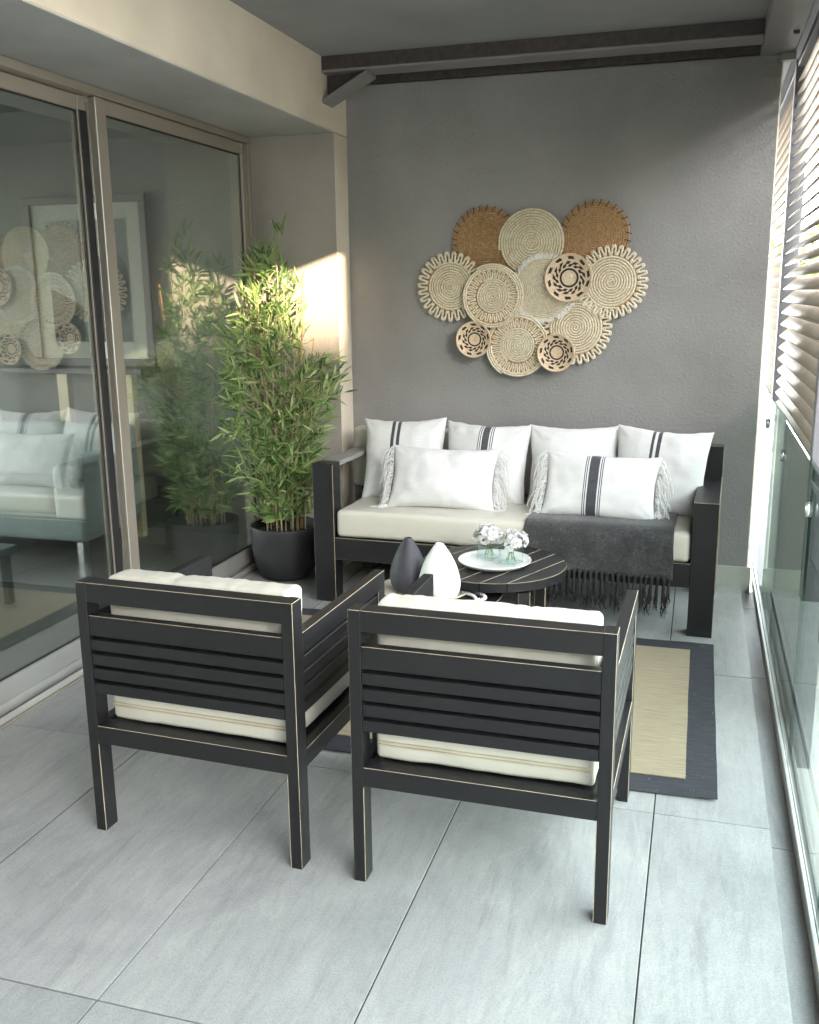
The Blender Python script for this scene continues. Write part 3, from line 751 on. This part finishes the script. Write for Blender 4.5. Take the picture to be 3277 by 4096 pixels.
for s in range(4):
    rnd = random.Random(40+s); m = MB()
    for k in range(16):
        a = rnd.random()*6.28; pts = []; L = rnd.uniform(.12, .19)
        for q in range(9):
            g = q/8; rr = .0078*(.5+.7*g) + (.014*max(0, g-.6)/.4)*rnd.random()
            pts.append((rr*math.cos(a+g*5), rr*math.sin(a+g*5)*.7, -.002-L*g)); 
        m.tube(pts, [.0032]*6+[.0024, .0016, .0008], 4)
    m.lathe([(.002, .004), (.009, 0), (.011, -.008), (.007, -.018)], 8)
    tas.append(m.mesh('tassel', 'fringe_black', True))
for k in range(27):
    f = (k+.5)/27; rnd = random.Random(k)
    link('tassel', tas[k % 4], th, Matrix.Translation((x0-.004+(x1-x0+.01)*f, -.016, .284+.010*(1-f))) @ Matrix.Rotation(rnd.uniform(-.10, .10), 4, 'Y') @ Matrix.Rotation(rnd.random()*6, 4, 'Z') @ Matrix.Scale(rnd.uniform(.88, 1.12), 4))

# ================================================================== rug
rug = thing('rug', 'straw coloured woven rug with charcoal border under the chairs', 'rug', (-.78, 1.311, .0025))
RW, RD = 2.172, 1.447
def sheet(xa, xb, ya, yb, z, nx, ny, mat, name):
    m = MB()
    for j in range(ny+1):
        for i in range(nx+1):
            x = xa+(xb-xa)*i/nx; y = ya+(yb-ya)*j/ny
            w = .0035*max(0, noise.noise(Vector((x*4, y*4, 0)))) + .006*math.exp(-((x-RW)/.08)**2)*math.exp(-((y)/.05)**2) + .006*math.exp(-((y-RD)/.03)**2)*max(0, noise.noise(Vector((x*7, 2, 0))))
            wx = .003*noise.noise(Vector((y*3, 0, 5)))*(1 if i in (0, nx) else 0)
            m.v.append((x+wx, y+.003*noise.noise(Vector((x*3, 7, 0)))*(1 if j in (0, ny) else 0), z+w))
    for j in range(ny):
        for i in range(nx): a = j*(nx+1)+i; m.f.append((a, a+1, a+nx+2, a+nx+1)); m.m.append(0)
    o = m.build(name, mat, rug); s = o.modifiers.new('solid', 'SOLIDIFY'); s.thickness = .003; s.offset = 1; return o
sheet(0, RW, 0, RD, .0, 80, 56, 'rug_charcoal', 'border')
sheet(.105, RW-.102, .116, RD-.107, .0038, 80, 56, 'rug_straw', 'field')

# ================================================================== tables
def round_table(label, loc, r, h, ang, th, legs, n=7):
    t = thing('coffee_table', label, 'table', (loc[0], loc[1], 0), 0, 'nested round coffee tables')
    ca, sa = math.cos(ang), math.sin(ang); g = .0016; w = 2*r/n
    for k in range(n):
        a = -r+k*w+g; b = -r+(k+1)*w-g; pts = []
        aa = max(-r+1e-4, a); bb_ = min(r-1e-4, b)
        if k == 0: aa = -r
        if k == n-1: bb_ = r
        t0, t1 = math.acos(max(-1, min(1, aa/r))), math.acos(max(-1, min(1, bb_/r)))   # offset = r*cos
        m_ = 14
        up = [(r*math.cos(t0+(t1-t0)*i/m_), r*math.sin(t0+(t1-t0)*i/m_)) for i in range(m_+1)]
        dn = [(p[0], -p[1]) for p in reversed(up)]
        poly = up + dn
        poly2 = []
        for o_, l_ in poly:
            q = (l_*ca - o_*sa*1.0, l_*sa + o_*ca)
            if not poly2 or (Vector(q)-Vector(poly2[-1])).length > 1e-4: poly2.append(q)
        if (Vector(poly2[0])-Vector(poly2[-1])).length < 1e-4: poly2.pop()
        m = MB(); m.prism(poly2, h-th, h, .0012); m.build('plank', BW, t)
    for lx, ly, la in legs:
        m = MB(); m.box(-.026, .026, -.026, .026, 0, h-th-.02, .0025, 'x-y- x+y- x+y+'); o = m.build('leg', BW, t)
        o.matrix_local = Matrix.Translation((lx-loc[0], ly-loc[1], .008)) @ Matrix.Rotation(la, 4, 'Z')
    bx('batten', t, -r*.62, r*.62, -.03, .03, h-th-.0195, h-th-.0005, BW, .001)
    return t
PA = math.atan2(2.646-2.126, .572-.342)
round_table('larger round black slatted coffee table carrying the flower tray', (.415, 2.488), .328, .402, PA, .04, [(.592, 2.262, R(20)), (.60, 2.70, 0), (.28, 2.70, 0)])
round_table('lower round black slatted coffee table under the teardrop vases', (.24, 2.20), .27, .335, PA, .03, [(.08, 2.05, 0), (.40, 2.05, 0), (.08, 2.35, 0), (.40, 2.35, 0)], 6)
T1, T2 = .4025, .3355
tr = thing('round_tray', 'round white ceramic tray with raised rim under the flower vases', 'tray', (.424, 2.472, T1))
m = MB(); m.lathe([(0, .0), (.13, .0), (.145, .002), (.162, .016), (.165, .020), (.1635, .0225), (.160, .021), (.148, .0105), (.14, .0085), (0, .0085)], 64); m.build('dish', 'ceramic', tr, True)
tr2 = thing('serving_tray', 'flat sand coloured round tray under the two teardrop vases', 'tray', (.168, 2.225, T2))
m = MB(); m.lathe([(0, 0), (.19, 0), (.2, .006), (.2, .012), (.197, .013), (.19, .009), (0, .008)], 56); m.build('dish', 'ceramic_sand', tr2, True)
def tear(label, loc, R0, H, mat):
    t = thing('teardrop_vase', label, 'vase', loc, 0, 'matt teardrop vases')
    base = [(0, 0), (.62, 0), (.74, .02), (.90, .10), (.985, .20), (1, .28), (.985, .36), (.93, .46), (.83, .58), (.68, .71), (.50, .83), (.32, .93), (.205, .985), (.185, 1.0)]
    pr = []
    for i in range(len(base)-1):
        for s in range(4):
            f = s/4; pr.append((base[i][0]*(1-f)+base[i+1][0]*f, base[i][1]*(1-f)+base[i+1][1]*f))
    pr.append(base[-1])
    for _ in range(4): pr = [pr[0]] + [((pr[i-1][0]+2*pr[i][0]+pr[i+1][0])/4, (pr[i-1][1]+2*pr[i][1]+pr[i+1][1])/4) for i in range(1, len(pr)-1)] + [pr[-1]]
    prof = [(a*R0, b*H) for a, b in pr] + [(.155*R0, H*1.003), (.13*R0, H*.985), (.13*R0, H*.80)]
    m = MB(); m.lathe(prof, 48); m.build('body', mat, t, True)
    m = MB(); m.lathe([(.14*R0, H*.82), (0, H*.80)], 24); m.build('mouth', 'rubber', t)
tear('matt white teardrop vase on the lower coffee table', (.270, 2.085, T2+.009), .088, .240, 'stone_white')
tear('matt charcoal teardrop vase behind the white one', (.112, 2.160, T2+.009), .080, .236, 'stone_black')
# bead garland
bg = thing('bead_garland', 'string of grey white round beads looped on the lower table', 'beads', (.30, 2.42, T2))
pth = [(.215, 2.535), (.25, 2.522), (.29, 2.508), (.33, 2.490), (.365, 2.468), (.392, 2.440), (.405, 2.408), (.395, 2.375), (.372, 2.368), (.362, 2.395), (.345, 2.425), (.315, 2.450), (.280, 2.468), (.265, 2.480)]
def resample(pts, step):
    P = [Vector((a, b, 0)) for a, b in pts]; out = [P[0]]; acc = 0
    for i in range(1, len(P)):
        d = (P[i]-P[i-1]).length; s = 0
        while acc + (d-s) >= step:
            s += step-acc; acc = 0; out.append(P[i-1].lerp(P[i], s/d))
        acc += d-s
    return out
m = MB(); m.lathe([(.0085*math.sin(a), -.0085*math.cos(a)) for a in [math.pi*i/10 for i in range(11)]], 16); bead = m.mesh('bead', 'bead_paint', True)
pth = [(1.264+(a-1.264)*.943, -1.63+(b+1.63)*.943-.035) for a, b in pth]
bp = resample(pth, .0168)
for p in bp: link('bead', bead, bg, Matrix.Translation((p.x-.30, p.y-2.42, .0088)))
m = MB(); m.tube([(p.x-.30, p.y-2.42, .0088) for p in bp], .0012, 4); m.build('cord', 'twine', bg)

# flower vases
def flower_vase(label, blabel, loc, ang, seed, sh):
    rnd = random.Random(seed); s = .0385; H = .080
    v = thing('glass_vase', label, 'vase', loc, ang, 'square glass flower vases')
    t = .0035; m = MB()
    m.box(-s, s, -s, s, 0, .009, .001); m.box(-s, -s+t, -s, s, .0095, H, .0006); m.box(s-t, s, -s, s, .0095, H, .0006)
    m.box(-s+t+.0002, s-t-.0002, -s, -s+t, .0095, H, .0006); m.box(-s+t+.0002, s-t-.0002, s-t, s, .0095, H, .0006)
    m.build('body', 'vase_glass', v)
    m = MB()
    for a in (-1, 1):
        for b in (-1, 1): m.box(a*s-.0012, a*s+.0012, b*s-.0012, b*s+.0012, .001, H+.0004)
    for z in (.0095, H-.0006):
        for a in (-1, 1): m.box(-s+.002, s-.002, a*s-.0012, a*s+.0012, z-.0012, z+.0012); m.box(a*s-.0012, a*s+.0012, -s+.002, s-.002, z-.0012, z+.0012)
    m.build('rim', 'vase_edge', v)
    bx('water', v, -s+t+.001, s-t-.001, -s+t+.001, s-t-.001, .0098, .024, 'water')
    b = thing('flower_posy', blabel, 'flowers', (loc[0], loc[1], loc[2]+.010), ang, 'white flower posies')
    ny = .058
    for k in range(7):
        a = k*.9+seed; bot = Vector((.024*math.cos(a), .024*math.sin(a), .001)); mid = Vector((.004*math.cos(a+2), .004*math.sin(a+2), ny)); top = Vector((sh[0]*.5+.022*math.cos(a+3), sh[1]*.5+.022*math.sin(a+3), .092))
        m = MB(); m.tube([bot, bot.lerp(mid, .5), mid, mid.lerp(top, .5), top], .0016, 5); m.build('stem', 'stem', b, True)
    m = MB(); m.lathe([(.0055, -.005), (.0068, -.003), (.0068, .003), (.0055, .005)], 12, cen=(0, 0, ny)); m.build('twine', 'twine', b)
    heads = [(0, 0, .128), (.034, .004, .118), (-.034, .006, .118), (.010, -.034, .112), (-.014, .034, .118), (.030, .030, .112), (-.030, -.026, .106), (.036, -.028, .100), (-.046, -.004, .092), (.014, -.040, .086), (.050, .006, .098)]
    for hx, hy, hz in heads:
        m = MB(); c = Vector((hx+sh[0]+rnd.uniform(-.005, .005), hy+sh[1]+rnd.uniform(-.005, .005), hz+rnd.uniform(-.005, .005)))
        ax = (Vector((hx, hy, (hz-.085)*1.2)) + rv()*.012).normalized(); u = ax.orthogonal().normalized(); w = ax.cross(u)
        for lay, (npet, tilt, L, W) in enumerate(((6, .25, .026, .024), (5, .7, .021, .020), (4, 1.15, .014, .014))):
            for q in range(npet):
                a = 2*math.pi*(q+.5*lay)/npet + rnd.uniform(-.2, .2); rad = u*math.cos(a)+w*math.sin(a); side = ax.cross(rad)
                tl_ = tilt+rnd.uniform(-.2, .2); d = rad*math.cos(tl_)+ax*math.sin(tl_); nn = ax*math.cos(tl_)-rad*math.sin(tl_)
                L_ = L*rnd.uniform(.85, 1.2); W_ = W*rnd.uniform(.85, 1.2); vs = []
                for tt, ww, up in ((0, .25, 0), (.35, .85, .10), (.7, 1.0, .16), (1.0, .6, .05+rnd.uniform(-.12, .14))):
                    for sx in (-.5, 0, .5):
                        vs.append(c + ax*.002*lay + d*(tt*L_) + side*(sx*ww*W_) + nn*(L_*up*(1 if sx else .6) + abs(sx)*.12*L_ + rnd.uniform(-.0012, .0012)))
                m.add(vs, [(r*3+k_, r*3+k_+1, r*3+k_+4, r*3+k_+3) for r in range(3) for k_ in range(2)])
        m.build('blossom', 'petal', b, True)
    for k in range(7):
        a = k*.93+seed*.7; p = Vector((sh[0]+.022*math.cos(a), sh[1]+.022*math.sin(a), .088+.01*rnd.random())); m = MB()
        d = Vector((math.cos(a), math.sin(a), rnd.uniform(-.5, .45)))
        leaf_quad(m, p, d, Vector((0, 0, 1)), .05, .024); m.build('leaf', 'leaf_flower', b, True)
flower_vase('square clear glass vase at the back of the tray', 'white flower posy in the left glass vase, further back', (.388, 2.522, T1+.009), R(-17), 3, (-.012, .006))
flower_vase('square clear glass vase at the front of the tray', 'white flower posy in the right glass vase, nearer the camera', (.501, 2.455, T1+.009), R(-22), 8, (.012, 0))

# ================================================================== wall baskets
def coil(mb, r0, r1, sp, mi=0, y=0, dome=0.0, amp=.2, step=.0042, n=5, lump=3):
    th0 = r0/sp*2*math.pi; th1 = r1/sp*2*math.pi; th = max(th0, .8); pts = []; rad = []; i = 0
    while th < th1:
        r = sp*th/(2*math.pi); pts.append((r*math.cos(th), y - dome*(1-(r/r1)**2), r*math.sin(th))); rad.append(sp*.47*(1+amp*(1 if i % lump == 0 else -.5))); i += 1
        th += step/max(r, .004) if r > .012 else .35
    mb.tube(pts, rad, n, mi)
def meander(mb, r0, r1, cnt, rad, y=0, mi=0, dbl=True, n=5):
    for off in ((-.5, .5) if dbl else (0,)):
        pts = []; K = cnt*18
        for i in range(K):
            a = 2*math.pi*i/K; ph = cnt*a; s = math.sin(ph); s = math.copysign(abs(s)**.55, s)
            rm = (r0+r1)/2 + (r1-r0)/2*s; at = a - .36/cnt*math.sin(2*ph)
            rr = rm + off*rad*1.7
            pts.append((rr*math.cos(at), y+.001*math.cos(ph*2), rr*math.sin(at)))
        mb.tube(pts, [rad*(1.15 if i % 3 == 0 else .9) for i in range(len(pts))], n, mi, closed=True)
def disc(mb, r, y0, y1, mi=0, n=48):
    b = len(mb.v)
    for y in (y0, y1): mb.v.extend((r*math.cos(2*math.pi*i/n), y, r*math.sin(2*math.pi*i/n)) for i in range(n))
    mb.f.append(tuple(b+i for i in range(n))); mb.f.append(tuple(b+n+i for i in reversed(range(n)))); mb.m += [mi, mi]
    for i in range(n): j = (i+1) % n; mb.f.append((b+i, b+n+i, b+n+j, b+j)); mb.m.append(mi)
def basket(label, x, z, y):
    return thing('wall_basket', label, 'wall basket', (x, y, z), 0, 'woven baskets on the wall')
YW = 3.763
def plain(label, x, z, d, r, mat, sp, stitches=None):
    t = basket(label, x, z, YW-d); m = MB(); coil(m, 0, r, sp, y=-.004); m.build('coil', mat, t, True)
    m = MB(); disc(m, r*.98, -.001, .004); m.build('backing', 'straw_brown', t)
    if stitches:
        s = MB(); s.tube([(-.001, -.010, -.017), (0, -.0125, -.005), (.001, -.0125, .006), (.001, -.008, .016), (.001, .0, .0185)], .0023, 5); sm_ = s.mesh('stitch', 'straw_black', True)
        for a in stitches: link('stitch', sm_, t, Matrix.Rotation(-R(a), 4, 'Y') @ Matrix.Translation((r-.013, 0, 0)) @ Matrix.Rotation(R(90+random.uniform(5, 22)), 4, 'Y'))
def scallop(label, x, z, d, r, ri, cnt):
    t = basket(label, x, z, YW-d); m = MB(); coil(m, 0, ri, .0140, y=-.004); m.build('coil', 'straw_pale', t, True)
    m = MB(); meander(m, ri+.008, r-.007, cnt, .0054, -.004); m.build('scalloped_edge', 'straw_pale', t, True)
    m = MB(); disc(m, ri*1.02, -.001, .004); m.build('backing', 'straw_brown', t)
def ringed(label, x, z, d, r, ri, ro, cnt):
    t = basket(label, x, z, YW-d); m = MB(); coil(m, 0, ri, .0128, y=-.006); m.build('coil', 'straw_pale', t, True)
    m = MB(); meander(m, ri+.004, ro-.002, cnt, .0046, -.007, dbl=False); m.build('loop_ring', 'straw_pale', t, True)
    m = MB(); coil(m, ro, r, .0120, y=-.010); m.build('rim', 'straw_pale', t, True)
    m = MB(); disc(m, r*.97, -.002, .004); m.build('backing', 'straw_brown', t)
def bowl(label, x, z, d, r, nd):
    t = basket(label, x, z, YW-d); m = MB(); nr, ns = 34, 132
    for i in range(nr+1):
        q = i/nr
        for j in range(ns):
            a = 2*math.pi*j/ns; rr = r*q*(1+.006*math.sin(a*ns/6)*(q > .9))
            y = -.034*(q**2.6) - .0012*abs(math.sin(q*nr*math.pi/2)) - .0006*math.sin(a*ns/4)
            m.v.append((rr*math.cos(a), y, rr*math.sin(a)))
    for i in range(nr):
        q = (i+.5)/nr
        for j in range(ns):
            a = (j+.5)/ns; blk = False
            if .33 < q < .41: blk = True
            elif .46 < q < .58: blk = ((a*nd*1.0 + (q-.46)*3.2) % 1) < .6
            elif .58 <= q < .72: blk = ((a*nd*1.0 + (q-.46)*3.2 + .25) % 1) < .56
            elif .79 < q < .92: blk = ((a*nd*.75 - (q-.8)*.9) % 1) < .48
            j2 = (j+1) % ns; m.f.append((i*ns+j, i*ns+j2, (i+1)*ns+j2, (i+1)*ns+j)); m.m.append(1 if blk else 0)
    m.build('bowl', ['straw_bowl', 'straw_black'], t, True)
    m = MB(); m.tube([(r*math.cos(2*math.pi*i/90), -.034, r*math.sin(2*math.pi*i/90)) for i in range(90)], [.0042*(1.1 if i % 3 else .85) for i in range(90)], 6, closed=True); m.build('rim', 'straw_bowl', t, True)
    m = MB(); disc(m, r*.5, .001, .012); m.build('backing', 'straw_tan', t)
plain('brown coiled basket with black rim stitches, top left of the cluster', .093, 1.869, .012, .186, 'straw_brown', .0125, [62, 75, 88, 100, 112, 124, 136, 149, 162, 175, 186, 198, 212, 48, 36, 24])
plain('brown coiled basket with black rim stitches, top right of the cluster', .691, 1.879, .012, .186, 'straw_brown', .0125, [-22, -8, 5, 18, 31, 44, 57, 70, 83, 96, 109, 122, 135, 148, 160])
plain('plain pale coiled basket at the top middle of the cluster', .353, 1.855, .030, .178, 'straw_pale', .0142)
scallop('pale basket with scalloped rope edge at the far left of the cluster', -.100, 1.628, .030, .190, .131, 27)
scallop('pale basket with scalloped rope edge at the far right of the cluster', .785, 1.642, .030, .192, .137, 30)
scallop('pale basket with scalloped rope edge at the lower right of the cluster', .600, 1.402, .022, .198, .147, 30)
ringed('pale basket with open looped ring, left of the cluster centre', .147, 1.573, .062, .172, .094, .142, 30)
ringed('pale basket with open looped ring at the bottom of the cluster', .288, 1.304, .046, .176, .098, .150, 32)
t = basket('ivory coiled basket with white cotton fringe at the cluster centre', .430, 1.613, YW-.048)
m = MB(); coil(m, 0, .163, .0110, y=-.005, amp=.08); m.build('coil', 'straw_ivory', t, True)
m = MB(); disc(m, .162, -.003, .004); m.build('backing', 'straw_tan', t)
m = MB(); rnd = random.Random(5)
for k in range(420):
    a = rnd.random()*6.283; L = rnd.uniform(.020, .030); b = a+rnd.uniform(-.12, .12)
    m.tube([(.158*math.cos(a), -.005-.004*rnd.random(), .158*math.sin(a)), ((.158+L*.6)*math.cos((a+b)/2), -.007, (.158+L*.6)*math.sin((a+b)/2)), ((.16+L)*math.cos(b), -.003-.004*rnd.random(), (.16+L)*math.sin(b))], [.0022, .002, .001], 4, caps=False)
o = m.build('fringe', 'fringe_cotton', t); o['kind'] = 'stuff'
bowl('large tan bowl basket with black woven swirl, upper right of centre', .564, 1.666, .056, .124, 13)
bowl('small tan bowl basket with black woven swirl, lower left of the cluster', .047, 1.339, .064, .096, 12)
bowl('small tan bowl basket with black woven swirl, lower right of the cluster', .507, 1.269, .060, .099, 12)

# ================================================================== bamboo
pot = thing('plant_pot', 'tall matt black round pot holding the bamboo', 'plant pot', (-.972, 3.30, 0))
m = MB(); pr = [(0, 0), (.115, 0), (.132, .006), (.155, .04), (.175, .09), (.189, .16), (.196, .24), (.199, .31), (.200, .345), (.198, .352), (.190, .353), (.186, .345), (.183, .30)]
pr = [(a, b*.885) for a, b in pr]; m.lathe(pr, 56); m.build('shell', 'pot_black', pot, True)
m = MB(); m.lathe([(.185, .268), (.12, .275), (0, .281)], 32); m.build('soil', 'soil', pot, True)
bam = thing('bamboo_plant', 'tall bushy bamboo in the black pot beside the glass door', 'plant', (-.972, 3.30, .275))
B0 = Vector((-.972, 3.30, .275))
rnd = random.Random(21)
ENV = [(.40, .15), (.55, .23), (.70, .27), (.85, .31), (1.0, .36), (1.15, .37), (1.3, .31), (1.45, .23), (1.6, .165), (1.72, .12), (1.82, .07), (1.95, .03)]
def env(z):
    for i in range(len(ENV)-1):
        if ENV[i][0] <= z <= ENV[i+1][0]:
            f = (z-ENV[i][0])/(ENV[i+1][0]-ENV[i][0]); return ENV[i][1]*(1-f)+ENV[i+1][1]*f
    return ENV[0][1] if z < ENV[0][0] else .02
leaves = []; twigs = MB()
def okp(p): return -1.20 < p.x < (-.42 if p.z < 1.3 else -.83 - .12*(p.z-1.3)) and p.y < 3.545 and p.z > .325
canes = []
for k in range(17):
    a = k*2.4+.3; rr = .035+.10*math.sqrt(k/17.0); base = Vector((B0.x+rr*math.cos(a), B0.y+rr*math.sin(a), .278))
    h = [1.88, 1.72, 1.74, 1.62, 1.55, 1.66, 1.45, 1.5, 1.36, 1.4, 1.25, 1.52, 1.15, 1.3, 1.05, 1.2, .95][k]
    lean = env(h*.8)*.62 if k else .03; pts = []
    for q in range(12):
        g = q/11; z = .278+(h-.278)*g
        off = Vector((math.cos(a), math.sin(a)*.75, 0))*(rr + (lean-rr)*g**1.5) + Vector((noise.noise(Vector((k*3.1, g*2, 0))), noise.noise(Vector((k*3.1, g*2, 8))), 0))*.03*g
        p = Vector((B0.x, B0.y, 0))+off; p.z = z; p.x = max(-1.19, p.x); p.y = min(3.52, p.y); pts.append(p)
    canes.append(pts)
    m = MB(); thick = k in (1, 5, 8)
    r0 = .0085 if thick else .0042
    m.tube([p-B0 for p in pts], [r0*(1-.55*i/11) for i in range(12)], 7); m.build('cane', 'cane' if thick else 'twig', bam, True)
def spray(p, d, L, nl):
    d = d.normalized(); pts = [p]; q = p.copy(); v = d.copy()
    for s in range(5):
        v = (v + rv()*.18 + Vector((0, 0, .05-.09*s/5))).normalized(); q = q+v*L/5; pts.append(q.copy())
    if not all(okp(x) for x in pts): return
    twigs.tube([x-B0 for x in pts], [.0016, .0014, .0012, .001, .0009, .0006], 4, caps=False)
    for s in range(nl):
        g = .25+.75*(s+.5)/nl; i = min(4, int(g*5)); b = pts[i].lerp(pts[i+1], g*5-i); t = (pts[i+1]-pts[i]).normalized()
        sd = t.cross(rv()).normalized(); dr = (t*.75 + sd*(.75 if s < nl-1 else .1) + Vector((0, 0, rnd.uniform(-.25, .35)))).normalized()
        LL = rnd.uniform(.045, .112); tip = b+dr*LL
        if okp(tip): leaves.append((b, dr, rv().normalized(), LL))
for k, pts in enumerate(canes):
    h = pts[-1].z; z = .33+rnd.random()*.05
    while z < h:
        g = (z-.278)/(h-.278)*11; i = min(10, int(g)); p = pts[i].lerp(pts[i+1], g-i)
        for _ in range(2 if rnd.random() < .75 else 1):
            ro = Vector((p.x-B0.x, p.y-B0.y, 0)); a = rnd.random()*6.283
            d = Vector((math.cos(a), math.sin(a)-.15, 0)) + (ro.normalized()*.7 if ro.length > .01 else Vector()); E_ = env(z+.05)
            room_ = max(.05, E_-ro.length*.8); L = min(.24, max(.07, room_*rnd.uniform(.7, 1.05)))
            d.normalize(); d.z = rnd.uniform(.45, 1.0); spray(p, d, L, rnd.randint(5, 8))
        z += rnd.uniform(.05, .08)
    for _ in range(3): spray(pts[-1], Vector((rnd.uniform(-.5, .5), rnd.uniform(-.5, .5), 1)), rnd.uniform(.06, .10), 5)
for bx_, by_, bz_, dx_, dy_, dz_, L_ in ((-.80, 3.2, .95, .9, -.2, .6, .30), (-.76, 3.22, 1.0, .8, -.1, .7, .22), (-1.05, 3.1, 1.15, -.3, -1, .5, .22), (-1.08, 3.15, .98, -.25, -1, .4, .24), (-1.0, 3.1, 1.3, -.4, -.9, .5, .2), (-1.1, 3.1, .85, -.2, -.9, .3, .2)):
    for _ in range(3): spray(Vector((bx_, by_, bz_))+rv()*.03, Vector((dx_, dy_, dz_))+rv()*.25, L_, 9)
for _ in range(60):
    z = rnd.uniform(.36, .95); a = rnd.uniform(0, 6.283); rr = env(z)*rnd.uniform(.2, .6)
    spray(Vector((B0.x-.03+rr*math.cos(a), B0.y-.03+rr*math.sin(a)*.8, z)), Vector((math.cos(a), math.sin(a)-.3, rnd.uniform(.1, .8))), rnd.uniform(.07, .15), rnd.randint(5, 8))
for _ in range(34):
    z = rnd.uniform(1.2, 1.78); a = rnd.uniform(0, 6.283); rr = env(z)*rnd.uniform(0, .45)
    spray(Vector((B0.x-.02+rr*math.cos(a), B0.y-.03+rr*math.sin(a)*.8, z)), Vector((math.cos(a)*.6, math.sin(a)*.6-.1, 1)), rnd.uniform(.06, .13), rnd.randint(5, 8))
for _ in range(26):
    z = rnd.uniform(.6, 1.4)
    spray(Vector((-1.08+rnd.uniform(-.03, .05), 3.12+rnd.uniform(-.05, .08), z)), Vector((rnd.uniform(-.7, -.1), rnd.uniform(-1.2, -.5), rnd.uniform(.1, .7))), rnd.uniform(.12, .22), rnd.randint(6, 9))
tw = twigs.build('twigs', 'twig', bam, True); tw['kind'] = 'stuff'
def leaf_shape(mb, M4, mi=0):
    pr = ((0, .12, 0), (.2, .75, .01), (.45, 1, .0), (.75, .66, -.03), (1, .03, -.09)); vs = []
    for t, w, up in pr:
        for s in (-.5, 0, .5): vs.append(M4 @ Vector((t, s*w*.15, up + abs(s)*w*.055)))
    mb.add(vs, [(r*3+k, r*3+k+1, r*3+k+4, r*3+k+3) for r in range(4) for k in range(2)], mi)
def leaf_mw(b, d, n, L):
    s = d.cross(n); s = s.normalized() if s.length > 1e-4 else d.orthogonal().normalized(); u = s.cross(d)
    if u.z < 0: u = -u; s = -s
    M4 = Matrix((( d.x, s.x, u.x, b.x-B0.x), (d.y, s.y, u.y, b.y-B0.y), (d.z, s.z, u.z, b.z-B0.z), (0, 0, 0, 1)))
    return M4 @ Matrix.Scale(L, 4)
leaves.sort(key=lambda l: (l[0]-CAMP).length - .6*l[3])
LM = ['leaf_dark', 'leaf_mid', 'leaf_light']
lms = []
for q in LM:
    m = MB(); leaf_shape(m, Matrix.Identity(4)); lms.append(m.mesh('leaf', q, True))
pick = lambda: 0 if (r_ := rnd.random()) < .30 else (1 if r_ < .70 else 2)
for l in leaves[:300]: link('leaf', lms[pick()], bam, leaf_mw(*l))
m = MB()
for l in leaves[300:]: leaf_shape(m, leaf_mw(*l), pick())
if m.v:
    o = m.build('foliage', LM, bam, True); o['kind'] = 'stuff'
print('leaves', len(leaves))
